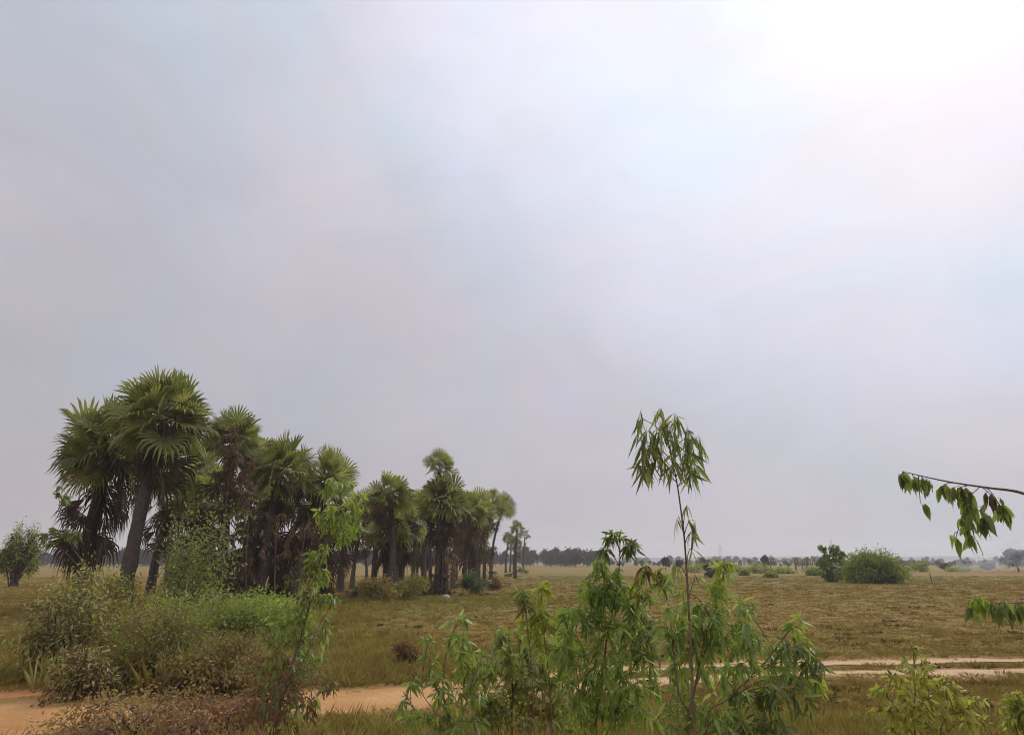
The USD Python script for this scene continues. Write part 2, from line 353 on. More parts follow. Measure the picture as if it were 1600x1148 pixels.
def build_track():
    n, cols = 420, np.linspace(-3.0, 3.0, 61)
    c = track_line
    t = norm(np.gradient(c, axis=0))
    s = np.stack([t[:, 1], -t[:, 0], 0 * t[:, 0]], -1)            # towards the camera side
    v = c[:, None] + s[:, None] * cols[None, :, None]
    nz = meshkit.fbm(v * np.array([0.8, 0.8, 1]), 4, 21) - 0.5
    nz2 = meshkit.fbm(v * np.array([0.6, 0.6, 1]), 4, 31) - 0.5
    rut = np.clip((c[:, 0] - (-1.0)) / 4.0, 0, 1)[:, None]           # wheel ruts from the middle of the field on
    half = 1.55 + 1.0 * np.clip((-6.0 - c[:, 0]) / 4.0, 0, 1)[:, None] + 0.1 * np.sin(np.arange(n) / 17)[:, None] + 0.20 * rut
    outer = (np.abs(cols)[None] + nz * 0.9) / half                    # 1 at the outer edge
    med = (0.38 * rut + nz2 * 0.7 * rut)
    inner = 1.0 + (med - np.abs(cols)[None]) / 0.5                    # 1 at the grass between the ruts
    inner = np.where(rut > 0.05, inner, -1)
    edge = np.maximum(outer, inner)
    v[..., 2] = 0.014 + 0.02 * (meshkit.fbm(v * np.array([1.6, 1.6, 1]), 4, 41) - 0.5) - 0.012 * np.exp(-((np.abs(cols)[None] - 0.95) / 0.28) ** 2)
    k = len(cols)
    i, j = np.meshgrid(np.arange(n - 1), np.arange(k - 1), indexing="ij")
    keep = np.maximum.reduce([edge[:-1, :-1], edge[1:, :-1], edge[:-1, 1:], edge[1:, 1:]]) < 1.12
    q = np.stack([i * k + j, i * k + j + 1, (i + 1) * k + j + 1, (i + 1) * k + j], -1)[keep]
    on, q = np.unique(q, return_inverse=True)
    m = usdkit.mesh(stage, numbered("/World", "dirt_track"), (v.reshape(-1, 3)[on], q.reshape(-1, 4)), M["dirt"], smooth=True)
    e = np.clip((edge.reshape(-1)[on] - 0.45) / 0.6, 0, 1)
    UsdGeom.PrimvarsAPI(m).CreatePrimvar("edge", Sdf.ValueTypeNames.FloatArray, "vertex").Set(Vt.FloatArray.FromNumpy(e.astype(np.float32)))
    tag(m.GetPrim(), "orange earth track crossing the field, splitting into two wheel ruts", "track", None, "structure")


build_track()

# low far hills
def hill(u0, u1, y, h, seed, mat="wood"):
    xs = np.linspace(P(u0, 878, y)[0], P(u1, 878, y)[0], 120)
    pr = meshkit.fbm(np.stack([xs / 260.0, 0 * xs, 0 * xs], -1), 4, seed)
    env = np.sin(np.linspace(0, np.pi, 120)) ** 0.4
    hh = h * (0.45 + 0.75 * pr) * env + 0.5
    rows = [(-220, -0.6), (-120, 0.55), (0, 1.0), (140, 0.6), (240, -0.6)]
    v = np.stack([np.stack([xs, np.full(120, y + o), np.where(k < 0, -1.0, hh * k)], -1) for o, k in rows], 0)
    i, j = np.meshgrid(np.arange(len(rows) - 1), np.arange(119), indexing="ij")
    q = np.stack([i * 120 + j, i * 120 + j + 1, (i + 1) * 120 + j + 1, (i + 1) * 120 + j], -1).reshape(-1, 4)
    m = usdkit.mesh(stage, numbered("/World", "hills"), (v.reshape(-1, 3), q), M[mat], smooth=True)
    tag(m.GetPrim(), None, None, None, "structure")


hill(-400, 2000, 2600, 26, 5)

# ------------------------------------------------------------------ palms
def frond(origin, d, roll, R, pet, nseg, spread, rs, droop=0.15, fold=0.12, near=True):
    """One fan leaf: (petiole, blade). d is the petiole's direction."""
    d = norm(d)
    up = np.array([0, 0, 1.0])
    s = norm(np.cross(d, up) + 1e-6 * rs.normal(size=3))
    n = np.cross(s, d)
    s, n = s * math.cos(roll) + n * math.sin(roll), n * math.cos(roll) - s * math.sin(roll)
    h = origin + d * pet + np.array([0, 0, -1]) * pet * 0.06
    pt = tube(np.array([origin, origin + d * pet * 0.5 + up * pet * 0.01, h]), [0.045 * R, 0.03 * R, 0.022 * R], 4)
    a = np.linspace(-spread, spread, nseg) + rs.normal(0, 0.02, nseg)
    dl = spread / nseg * 0.98
    Lr = R * (0.72 + 0.28 * np.cos(a * 0.5)) * rs.uniform(0.86, 1.06, nseg)
    r1 = 0.5 * Lr.mean()

    def at(ang, r, z):
        v = d * (np.cos(ang) * r)[:, None] + s * (np.sin(ang) * r)[:, None]
        return h + v + n * (z + fold * r * np.abs(np.sin(ang)) * 0.9)[:, None]
    one = np.ones(nseg)
    l1, m1, q1 = at(a - dl, r1 * one, 0 * one), at(a, r1 * one, 0.055 * r1 * one), at(a + dl, r1 * one, 0 * one)
    dz = -droop * Lr * 0.35
    dw = dl * (0.42 if nseg > 15 else 0.62)
    l2, m2, q2 = at(a - dw, Lr * 0.78, dz * 0.4), at(a, Lr * 0.78, dz * 0.4 + 0.03 * Lr), at(a + dw, Lr * 0.78, dz * 0.4)
    tp = at(a, Lr, dz) + np.array([0, 0, -1]) * (droop * Lr * rs.uniform(0.2, 1.0, nseg))[:, None]
    hh = np.repeat(h[None], nseg, 0)
    v = np.stack([hh, l1, m1, q1, l2, m2, q2, tp], 1)
    f = np.array([[0, 1, 2], [0, 2, 3], [1, 4, 5], [1, 5, 2], [2, 5, 6], [2, 6, 3], [4, 7, 5], [5, 7, 6]])
    if not near:
        v, f = np.stack([hh, l1, q1, tp], 1), np.array([[0, 1, 2], [1, 3, 2]])
    return pt, join(v, f)


palms = []


def palm(label, base_px, crown_px, r_px, n=38, dead=8, depth=0.0, seed=0, trunk_r=0.25, lo=-0.55, pale=0.15, parts=True, mat="palm", skirt=0.0, bend=0.3, group="palmyra palms of the grove", y=None):
    rs = np.random.default_rng(1000 + seed)
    b = G(*base_px) if y is None else P(base_px[0], 900, y)
    b[2] = zg(b[0], b[1]) - 0.15
    c = P(crown_px[0], crown_px[1], b[1] + depth)
    dist = math.hypot(c[0], c[1])
    r_px, n, dead = r_px * (1.12 if r_px < 42 else 1.04), int(n * (1.5 if r_px > 50 else 1.1)), int(dead * 1.2)
    R = r_px / FPX * dist
    t = thing("palmyra_palm", label, "palm tree", b, group)
    mid = b + (c - b) * 0.5 + np.array([(b[0] - c[0]) * bend, 0.15 * rs.normal(), 0])
    line = spline([b, mid, c + np.array([0, 0, -0.12 * R])], 22 if parts else 10)
    s = np.linspace(0, 1, len(line))
    rad = trunk_r * (1.0 - 0.35 * s + 0.55 * np.exp(-s * 16)) * (1 + 0.06 * np.sin(s * 90))
    tr = part(t, "trunk", tube(line, rad, 10 if parts else 6, rough=0.10, seed=seed), "palm_bark", smooth=True)
    # leaf bases left on the upper trunk
    if parts:
        st = []
        for k in range(16):
            f = 0.70 + 0.29 * k / 16
            q = line[int(f * (len(line) - 1))]
            a = k * 2.4
            o = np.array([math.cos(a), math.sin(a), 0])
            st.append(tube(np.array([q + o * trunk_r * 0.5, q + o * (trunk_r * 0.9 + 0.10) + [0, 0, 0.16]]), [0.07, 0.035], 4))
        part(tr, "leaf_base", cat(st), "palm_bark")
    fr = []
    for k in range(n):
        el = math.asin(np.clip(lo - 0.12 + (1.12 - lo) * ((k + 0.5) / n), -1, 1))
        az = k * 2.399963 + rs.normal(0, 0.15)
        el += rs.normal(0, 0.20)
        if rs.random() < 0.10:
            continue
        d = np.array([math.cos(az) * math.cos(el), math.sin(az) * math.cos(el), math.sin(el)])
        pet, bl = R * rs.uniform(0.26, 0.56), R * rs.uniform(0.38, 0.60)
        old = 1 - (el + 0.6) / 2
        ptl, bld = frond(c + d * 0.05 * R, d, rs.normal(0, 0.85), bl, pet, (20 if r_px > 50 else 13) if parts else 9, rs.uniform(0.9, 1.5) if rs.random() < 0.22 else rs.uniform(1.6, 2.2), rs, droop=0.03 + 0.30 * old, fold=rs.uniform(0.1, 0.9), near=parts)
        fr.append((ptl, bld, "palm_dead" if rs.random() < 0.22 * old - 0.04 else "palm_pale" if rs.random() < pale else mat))
    dd = []
    for k in range(dead):
        az, el = rs.uniform(0, 6.283), rs.uniform(-1.45, -0.75)
        drop = rs.uniform(0, 0.35 + skirt)
        o = line[max(0, int((1 - min(drop, 1.2) * 0.62) * (len(line) - 1)))]
        d = np.array([math.cos(az) * math.cos(el), math.sin(az) * math.cos(el), math.sin(el)])
        ptl, bld = frond(o, d, rs.normal(0, 0.8), R * rs.uniform(0.42, 0.62), R * rs.uniform(0.3, 0.45), (16 if r_px > 50 else 9) if parts else 7, rs.uniform(0.7, 1.3), rs, droop=0.5, fold=0.9, near=parts)
        dd.append((ptl, bld))
    if parts:
        for ptl, bld, m in fr:
            g = part(t, "frond", bld, m)
            part(g, "petiole", ptl, "petiole")
        for ptl, bld in dd:
            part(t, "dead_frond", cat([ptl, bld]), "palm_dead")
    else:
        part(t, "crown", cat([x for p_, b_, m in fr for x in (p_, b_)]), mat)
        if dd:
            part(t, "dead_fronds", cat([x for p in dd for x in p]), "palm_dead")
    palms.append(t)
    return t, line, c, R


A = "palmyra palms of the near clump"
palm("tallest palm, at the front, leaning right with a broad spiky crown", (188, 957), (258, 652), 72, 46, 9, seed=1, trunk_r=0.40, pale=0.3, lo=-0.7, group=A)
palm("dark leaning palm left of the tallest palm, crown drooping over its left side", (118, 951), (172, 700), 74, 42, 16, seed=2, trunk_r=0.42, lo=-0.75, skirt=0.4, group=A)
palm("palm with yellowing lower leaves close behind the tallest palm", (232, 938), (298, 742), 62, 36, 12, seed=3, trunk_r=0.3, pale=0.45, lo=-0.7, group=A)
palm("round crowned palm above the hanging mass of dry brown creeper", (338, 948), (364, 688), 50, 42, 14, seed=4, trunk_r=0.33, lo=-0.6, skirt=0.5, group=A)
palm("palm just right of the brown creeper, round crown over twin dark trunks", (403, 950), (438, 736), 54, 42, 18, seed=5, trunk_r=0.3, lo=-0.65, skirt=0.6, group=A)
palm("palm half hidden by the bright green top of the slender sapling", (456, 947), (508, 748), 50, 42, 18, seed=6, trunk_r=0.36, lo=-0.65, skirt=0.8, group=A)
palm("low palm with a dark skirt of dead leaves between two taller palms", (420, 945), (472, 800), 42, 26, 24, seed=7, trunk_r=0.26, lo=-0.5, skirt=1.0, group=A)
palm("shaggy dark palm hung with dead leaves below the creeper palm", (300, 942), (322, 775), 48, 26, 26, seed=8, trunk_r=0.3, lo=-0.6, skirt=1.0, group=A)
palm("short palm behind the creeper, only its dark lower leaves showing", (372, 940), (396, 785), 42, 26, 22, seed=9, trunk_r=0.27, lo=-0.6, skirt=0.9, group=A)
palm("young trunkless palm sprouting stiff leaves between the dark trunks", (432, 945), (440, 915), 20, 14, 4, seed=10, trunk_r=0.14, lo=0.0, group=A)
palm("palm in the gap behind the bright green sapling top, between the two clumps", (498, 937), (505, 822), 40, 30, 20, seed=11, trunk_r=0.28, lo=-0.6, skirt=0.9, group=A)
palm("small crowned palm right behind the bright green sapling top", (530, 924), (540, 806), 33, 30, 12, seed=12, trunk_r=0.25, lo=-0.6, skirt=0.5, group=A)
palm("back palm whose crown fills the gap right of the creeper palm", (398, 930), (408, 715), 42, 36, 12, seed=13, trunk_r=0.27, lo=-0.6, skirt=0.6, group=A)
palm("palm at the back left, crown filling the gap between the two front palms", (262, 928), (232, 716), 50, 36, 14, seed=14, trunk_r=0.3, lo=-0.7, skirt=0.6, group=A)
B = "palmyra palms of the middle clump"
palm("leaning palm at the left end of the middle clump, beside the stump", (549, 919), (572, 800), 32, 34, 8, seed=21, trunk_r=0.24, group=B)
palm("palm with a reddish trunk, second from the left in the middle clump", (583, 927), (592, 792), 33, 34, 8, seed=22, trunk_r=0.27, group=B)
palm("palm with the highest crown in the left half of the middle clump", (611, 932), (610, 774), 36, 38, 8, seed=23, trunk_r=0.3, group=B)
palm("palm with pale drooping leaves hanging low over a thick trunk cluster", (602, 930), (606, 832), 36, 34, 10, seed=24, trunk_r=0.3, pale=0.4, group=B)
palm("palm filling the gap right of the highest left crown, lower leaves pale", (626, 927), (636, 822), 34, 34, 10, seed=25, trunk_r=0.27, pale=0.3, group=B)
palm("palm left of the palm topped by a second crown, flat top", (645, 917), (654, 793), 32, 36, 8, seed=26, trunk_r=0.25, group=B)
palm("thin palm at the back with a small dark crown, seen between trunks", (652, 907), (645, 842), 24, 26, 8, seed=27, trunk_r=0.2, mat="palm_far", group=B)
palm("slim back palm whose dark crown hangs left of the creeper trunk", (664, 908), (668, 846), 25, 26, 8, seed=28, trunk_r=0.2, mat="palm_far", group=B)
palm("palm immediately left of the thick creeper covered trunk", (672, 914), (668, 806), 30, 32, 8, seed=29, trunk_r=0.22, group=B)
palm("tallest palm of the middle clump with a sparse crown above its neighbours", (684, 930), (687, 729), 27, 22, 5, seed=30, trunk_r=0.27, lo=-0.5, group=B)
palm("broad crowned palm with a thick trunk wrapped in brown creeper", (694, 930), (692, 782), 40, 40, 12, seed=31, trunk_r=0.34, lo=-0.65, group=B)
palm("slender palm in the sky gap right of the creeper trunk", (713, 907), (716, 815), 28, 28, 6, seed=32, trunk_r=0.19, group=B)
palm("dark trunked palm rising behind the blue green bush", (726, 917), (733, 798), 32, 36, 8, seed=33, trunk_r=0.26, pale=0.25, group=B)
palm("palm with bundled dark trunk just right of the blue green bush", (741, 915), (749, 800), 32, 34, 10, seed=34, trunk_r=0.32, skirt=0.5, group=B)
palm("palm with a knot of dead leaves at mid trunk, second from the right", (756, 909), (768, 791), 26, 32, 8, seed=35, trunk_r=0.23, skirt=0.9, group=B)
palm("bow trunked palm at the right end of the middle clump", (766, 906), (784, 794), 22, 22, 4, seed=36, trunk_r=0.21, lo=-0.6, bend=0.25, group=B)
palm("low crowned palm under the two palms behind the blue green bush", (748, 912), (742, 832), 27, 28, 10, seed=37, trunk_r=0.24, group=B)
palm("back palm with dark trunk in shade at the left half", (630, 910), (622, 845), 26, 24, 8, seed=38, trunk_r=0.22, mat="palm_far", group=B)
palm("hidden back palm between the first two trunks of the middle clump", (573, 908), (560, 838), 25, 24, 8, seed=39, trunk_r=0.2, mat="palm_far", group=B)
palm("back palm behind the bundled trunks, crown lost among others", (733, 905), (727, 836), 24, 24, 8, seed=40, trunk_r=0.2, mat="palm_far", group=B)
palm("dense palm between the highest left crown and the twin crowned pair", (660, 922), (672, 790), 30, 34, 10, seed=41, trunk_r=0.24, skirt=0.4, group=B)
palm("palm joining the creeper trunk to the right trunks, crown low", (708, 918), (716, 792), 28, 32, 10, seed=42, trunk_r=0.24, skirt=0.4, group=B)
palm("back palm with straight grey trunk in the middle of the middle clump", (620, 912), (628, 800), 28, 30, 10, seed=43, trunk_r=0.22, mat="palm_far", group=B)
C = "distant palms at the end of the grove"
palm("distant palm with twin neighbours, left of the far group", (790, 894), (795, 842), 12, 20, 3, seed=51, trunk_r=0.3, parts=False, mat="palm_far", group=C)
palm("distant palm with the highest crown of the far group", (805, 904), (808, 825), 13, 20, 3, seed=52, trunk_r=0.28, parts=False, mat="palm_far", group=C)
palm("distant palm with low full crown in the middle of the far group", (803, 897), (805, 850), 14, 22, 4, seed=53, trunk_r=0.3, parts=False, mat="palm_far", group=C)
palm("distant palm with drooping crown at the right of the far group", (818, 892), (820, 836), 11, 18, 2, seed=54, trunk_r=0.26, parts=False, mat="palm_far", group=C)
palm("thin distant palm seen between its two left neighbours in the far group", (797, 893), (799, 846), 10, 18, 3, seed=55, trunk_r=0.24, parts=False, mat="palm_far", group=C)
for k, (u, v, yy, r) in enumerate([(1205, 872, 300, 5.5), (1233, 876, 260, 5), (1245, 876, 235, 6), (1255, 877, 260, 5), (1262, 875, 240, 6), (1270, 874, 230, 6.5)]):
    palm(["tiny far palm right of the hazy round tree on the skyline", "small far palm, left one of a spaced pair on the skyline", "small far palm, right one of a spaced pair on the skyline", "small far palm, first of the row left of the gum tree",
          "small far palm, middle of the row left of the gum tree", "small far palm nearest the gum tree and rounded bush"][k], (u, 900), (u, v), r, 18, 2, seed=60 + k, trunk_r=0.25, parts=False, mat="palm_far", group="tiny palms on the skyline", y=yy)

# ------------------------------------------------------------------ plants with stems, branches, twigs and leaves
def plant(name, label, category, y, stems, clumps, leaf=(0.13, 0.028), per_twig=7, mat="euc", mats=None, seed=0, stem_r=(0.016, 0.004), bark="bark", hang=0.8, parts=True, base=None, group=None, depth=1.0, simple=False,
          droop=0.25, sickle=0.25, twig_r=0.0022, dry_below=None, ground=True, stuff_name="foliage", limit=300, dens=1.0, below=1.2, spice=None, br_r=None):
    """stems: pixel polylines from the ground up at depth y; clumps: (u, v, ru, rv, twigs[, material]) in pixels."""
    rs = np.random.default_rng(5000 + seed)
    px = 1 / FPX
    lines, first = [], None
    for si, st in enumerate(stems):
        pts = [P(u, v, y + (0.0 if si == 0 else rs.normal(0, 0.15) * depth)) for u, v in st]
        if ground and (si == 0 or st[0][1] >= 1100):
            foot = np.array([pts[0][0] + rs.normal(0, 0.03), pts[0][1], 0.0])
            foot[2] = zg(foot[0], foot[1]) - 0.05
            if pts[0][2] > 0.05:
                pts = [foot] + pts
            else:
                pts[0] = foot
        lines.append(spline(pts, max(10, 5 * len(pts))))
        if first is None:
            first = lines[0][0]
    t = thing(name, label, category, first if base is None else base, group)
    for k, ln in enumerate(lines):
        r0, r1 = stem_r
        part(t, "stem", tube(ln, np.linspace(r0 if k == 0 else max(r0 * (0.45 if k == 1 or not br_r else 0.08), r1), r1, len(ln)), 7), bark, smooth=True)
    allp = np.vstack(lines)
    tw, LB, LD, LM, LS = [], [], [], [], []
    for ci, cl in enumerate(clumps):
        u, v, ru, rv, nt = cl[:5]
        m = cl[5] if len(cl) > 5 else mat
        sc = y / (CP - (574 - v) / FPX * SP) * px           # metres per pixel here
        c = P(u, v, y + rs.normal(0, 0.5) * depth * (ru + rv) * 0.5 * sc)
        dd = np.linalg.norm(allp - c, axis=1) + below * np.maximum(0, allp[:, 2] - c[2] + 0.15)
        at = allp[np.argmin(dd)]
        mid = (at + c) / 2 + np.array([0, 0, 0.12 * np.linalg.norm(c - at)])
        br = spline([at, mid, c], 8)
        blen = np.linalg.norm(c - at)
        if blen > 0.02:
            part(t, "branch", tube(br, np.linspace(br_r or max(stem_r[1] * 1.2, stem_r[0] * 0.35), twig_r * 1.2, 8), 5), bark, smooth=True)
        nodes = br[2:]
        for k in range(int(math.ceil(nt * dens))):
            q = norm(rs.normal(size=3)) * rs.random() ** 0.33 * 1.12
            end = c + q * np.array([ru * sc, (ru + rv) * 0.5 * sc * depth, rv * sc])
            near = nodes[rs.integers(0, len(nodes), min(6, len(nodes)))]
            st = near[np.argmin(np.linalg.norm(near - end, axis=1))]
            if np.linalg.norm(end - st) < 0.03:
                continue
            line = spline([st, (st + end) / 2 + np.array([0, 0, 0.10 * np.linalg.norm(end - st)]), end], 7)
            tw.append(tube(line, np.linspace(twig_r, twig_r * 0.5, 7), 3))
            nodes = np.vstack([nodes, line[3:6]])
            n = max(2, int(per_twig * rs.uniform(0.7, 1.3)))
            s = rs.uniform(0.2, 1.0, n) * 6
            i0 = np.minimum(s.astype(int), 5)
            bp = line[i0] + (line[i0 + 1] - line[i0]) * (s - i0)[:, None]
            out = norm(rs.normal(size=(n, 3)) + 0.8 * norm(end - st))
            d = norm(out * (1 - hang) + np.array([0, 0, -1.0]) * hang + 0.15 * rs.normal(size=(n, 3)))
            LB.append(bp); LD.append(d); LS.append(leaf[0] * rs.uniform(0.45, 1.25, n))
            mm = [m] * n
            if spice:
                mm = [spice[0] if rs.random() < spice[1] else m for _ in range(n)]
            if dry_below is not None and v > dry_below:
                mm = ["dry" if rs.random() < 0.55 else m for _ in range(n)]
            LM += mm
    if tw:
        part(t, "twigs", cat(tw), bark, kind="stuff")
    LB, LD, LS, LM = np.vstack(LB), np.vstack(LD), np.concatenate(LS), np.array(LM)
    V, F = blades(LB, LD, LS, LS * (leaf[1] / leaf[0]) * rs.uniform(0.8, 1.25, len(LS)), droop=droop, sickle=sickle, rs=rs, simple=simple)
    order = np.argsort(np.linalg.norm(LB - [0, 0, CAM_H], axis=1) / LS)
    single = order[:limit] if parts else order[:0]
    for k in single:
        part(t, "leaf", (V[k], F), LM[k])
    rest = np.setdiff1d(order, single)
    for m in np.unique(LM[rest]) if len(rest) else []:
        sel = rest[LM[rest] == m]
        part(t, stuff_name, join(V[sel], F), m, kind="stuff")
    return t


# tall gum sapling standing above everything in the right foreground
plant("gum_sapling", "tall thin gum sapling with one hanging tuft of long leaves against the sky", "sapling", 5.3,
      [[(1086, 1148), (1081, 1050), (1076, 950), (1070, 850), (1063, 790), (1056, 745), (1046, 700), (1040, 655)]],
      [(1005, 655, 10, 16, 4), (1028, 645, 12, 10, 4), (1058, 655, 10, 12, 3), (1010, 690, 16, 26, 8), (1030, 672, 16, 22, 8), (1048, 680, 16, 30, 9), (1075, 682, 14, 24, 8), (1088, 690, 8, 25, 4), (1002, 722, 12, 20, 6), (1026, 715, 16, 25, 9), (1050, 722, 16, 20, 7), (1082, 735, 12, 14, 7), (1070, 720, 14, 20, 5),
       (1072, 792, 10, 9, 1), (1078, 812, 9, 9, 1), (1060, 806, 9, 9, 1), (1080, 830, 9, 9, 1), (1078, 856, 10, 8, 1), (1060, 880, 10, 9, 1), (1086, 905, 12, 9, 1)],
      leaf=(0.145, 0.020), per_twig=4, mat="euc_dark", seed=1, stem_r=(0.011, 0.0035), hang=0.62, sickle=0.3, droop=0.25, dens=1.5)
plant("gum_bush", "gum bush with drooping leaves round the foot of the tall thin sapling", "bush", 5.6,
      [[(1075, 1148), (1085, 1080), (1100, 1000), (1125, 930), (1133, 880)], [(1100, 1148), (1140, 1090), (1190, 1040), (1245, 970)], [(1060, 1148), (1060, 1060), (1070, 990)], [(1085, 1148), (1060, 1080), (1045, 950), (1030, 900)]],
      [(1085, 930, 40, 25, 8), (1130, 912, 28, 25, 7, "euc_bright"), (1133, 885, 14, 14, 4, "euc_bright"), (1055, 985, 35, 35, 12), (1115, 965, 40, 30, 14), (1120, 1000, 45, 30, 16), (1165, 1010, 35, 40, 14), (1080, 1040, 42, 40, 14), (1075, 1000, 30, 30, 10),
       (1150, 1075, 45, 40, 16), (1215, 1035, 35, 30, 12), (1262, 1035, 22, 22, 8, "euc_dark"), (1200, 1085, 48, 40, 16, "euc_dark"), (1255, 1085, 20, 35, 6, "euc_dark"), (1065, 1105, 42, 35, 14), (1245, 978, 8, 20, 4, "euc_bright"), (1240, 1010, 30, 18, 8, "euc_dark"), (1165, 955, 14, 25, 4, "euc"),
       (1120, 1120, 45, 25, 12), (1100, 1145, 60, 20, 10), (1190, 1148, 50, 18, 8), (1012, 893, 24, 12, 5, "euc_bronze"), (1035, 905, 18, 16, 4), (1180, 1130, 50, 20, 10, "euc_dark"), (1275, 1060, 12, 15, 4, "euc_bright")],
      leaf=(0.104, 0.024), per_twig=7, seed=2, stem_r=(0.012, 0.004), hang=0.42, dens=1.9, spice=("euc_bright", 0.22))
plant("gum_bush", "dense green gum bush with a nodding top left of the tall sapling", "bush", 6.4,
      [[(930, 1148), (938, 1080), (948, 1000), (960, 940), (968, 880), (968, 832)], [(960, 1148), (975, 1080), (1000, 1010), (1010, 940)], [(915, 1148), (905, 1080), (895, 1010), (880, 960)]],
      [(962, 838, 18, 8, 5, "euc_dark"), (984, 850, 14, 12, 5, "euc_dark"), (945, 858, 9, 14, 3, "euc_dark"), (940, 895, 26, 26, 14), (925, 925, 30, 28, 14, "euc_bright"), (960, 925, 26, 30, 14), (985, 945, 32, 30, 12), (900, 970, 38, 28, 14, "euc_bright"), (945, 980, 44, 36, 18), (1000, 980, 28, 36, 11, "euc_dark"),
       (880, 1015, 40, 30, 14), (935, 1040, 46, 40, 18, "euc"), (985, 1035, 30, 40, 12), (960, 1085, 40, 35, 16), (995, 1100, 38, 40, 14), (900, 1075, 45, 35, 14), (1010, 1020, 20, 40, 7, "euc_dark"), (1005, 920, 18, 22, 5, "euc_bronze"), (930, 1120, 50, 24, 14, "euc_bright"), (1020, 1060, 14, 30, 4)],
      leaf=(0.102, 0.023), per_twig=8, seed=3, stem_r=(0.012, 0.004), hang=0.42, dens=2.1, spice=("euc_bright", 0.3))
plant("gum_bush", "yellow green young gum shoots left of the dense green bush", "bush", 7.0,
      [[(862, 1148), (858, 1060), (850, 990), (845, 915)], [(835, 1148), (830, 1040), (822, 960)]],
      [(845, 915, 10, 15, 6), (842, 945, 18, 20, 10), (860, 970, 26, 20, 10), (822, 950, 12, 16, 4, "olive"), (830, 985, 22, 22, 8), (815, 930, 8, 14, 3, "euc_dark"), (855, 1005, 30, 20, 10)],
      leaf=(0.12, 0.024), per_twig=7, mat="lime", seed=4, stem_r=(0.010, 0.004), hang=0.35, dens=1.7)
plant("gum_bush", "open gum shrub with separate sprays at the near edge of the earth track", "bush", 6.3,
      [[(700, 1148), (692, 1070), (700, 1010), (716, 968)], [(690, 1148), (660, 1080), (668, 1005)], [(680, 1148), (650, 1110), (630, 1080)], [(720, 1148), (735, 1080), (745, 1020)]],
      [(716, 975, 16, 14, 4), (705, 1000, 12, 16, 4, "euc_bright"), (667, 1000, 7, 18, 3), (672, 1030, 10, 16, 3, "euc_dark"), (722, 1030, 22, 26, 8, "euc_bright"), (690, 1062, 22, 20, 6), (640, 1066, 16, 10, 4), (630, 1095, 14, 14, 5), (690, 1100, 34, 26, 10, "euc_bright"),
       (750, 1040, 30, 26, 9), (735, 1075, 32, 28, 10), (650, 1118, 28, 18, 8), (715, 1125, 45, 18, 12, "euc")],
      leaf=(0.100, 0.024), per_twig=7, seed=5, stem_r=(0.009, 0.003), hang=0.42, dens=1.6, spice=("euc_bright", 0.3))
plant("scrub_bush", "grey green tangled bush with dry twigs in the bottom middle", "bush", 7.4,
      [[(800, 1148), (800, 1060), (795, 985)], [(830, 1148), (840, 1060), (838, 1000)], [(780, 1148), (760, 1080), (755, 1030)], [(850, 1148), (872, 1080), (880, 1040)]],
      [(795, 1000, 28, 22, 12), (835, 1010, 30, 22, 12), (775, 1040, 38, 30, 18), (825, 1050, 40, 34, 20, "greygreen"), (868, 1050, 30, 28, 14), (790, 1090, 46, 34, 20), (850, 1095, 44, 34, 20, "olive"), (820, 1125, 60, 22, 14, "olive"), (735, 1060, 24, 30, 10), (720, 1010, 14, 22, 4), (880, 1120, 36, 24, 12), (760, 1115, 34, 26, 12)],
      leaf=(0.085, 0.030), per_twig=9, mat="shrub", seed=6, stem_r=(0.010, 0.004), hang=0.35, dens=2.6, spice=("greygreen", 0.5), bark="bark_grey")
plant("gum_sapling", "slender leaning sapling with a bright green leafy top before the palms", "sapling", 8.4,
      [[(428, 1148), (442, 1080), (465, 1010), (480, 960), (492, 900), (508, 850), (527, 795), (545, 752)], [(440, 1100), (480, 1020), (500, 975), (515, 950)]],
      [(530, 762, 30, 18, 11), (553, 788, 22, 24, 9), (515, 798, 26, 22, 10), (545, 822, 24, 20, 8), (512, 815, 14, 14, 6), (538, 838, 10, 14, 5), (498, 860, 16, 14, 6), (488, 880, 12, 16, 6), (508, 893, 10, 10, 4), (488, 918, 34, 24, 11), (522, 932, 14, 8, 3), (462, 952, 38, 26, 11),
       (455, 985, 32, 24, 11, "shrub"), (505, 985, 16, 22, 5, "euc"), (480, 1030, 30, 26, 10, "euc"), (432, 1040, 32, 30, 12, "shrub"), (515, 1070, 14, 16, 5, "euc"), (440, 1090, 38, 28, 12, "euc_dark"), (480, 1100, 28, 24, 8, "euc"), (400, 1110, 28, 26, 9, "dry"), (450, 1130, 40, 18, 9)],
      leaf=(0.100, 0.030), per_twig=6, mat="euc_bright", seed=7, stem_r=(0.022, 0.004), hang=0.45, dens=2.3, spice=("euc", 0.45), dry_below=1035)
plant("lime_bush", "bright yellow green feathery bush in the bottom right corner area", "bush", 6.2,
      [[(1430, 1148), (1430, 1080), (1428, 1020)], [(1450, 1148), (1470, 1080), (1480, 1060)], [(1420, 1148), (1395, 1100), (1385, 1080)], [(1470, 1148), (1510, 1110), (1530, 1095)]],
      [(1427, 1018, 7, 12, 4), (1400, 1050, 10, 14, 4), (1436, 1045, 26, 18, 9), (1520, 1092, 18, 10, 5), (1380, 1082, 16, 10, 5), (1405, 1075, 28, 22, 14), (1450, 1078, 28, 24, 16), (1478, 1072, 22, 18, 9), (1495, 1100, 28, 20, 14), (1425, 1105, 36, 24, 20), (1470, 1118, 40, 24, 20), (1385, 1110, 22, 22, 9), (1518, 1125, 22, 20, 9), (1410, 1135, 36, 16, 12)],
      leaf=(0.075, 0.024), per_twig=9, mat="lime", seed=8, stem_r=(0.009, 0.003), hang=0.2, dens=1.25, spice=("olive", 0.15))
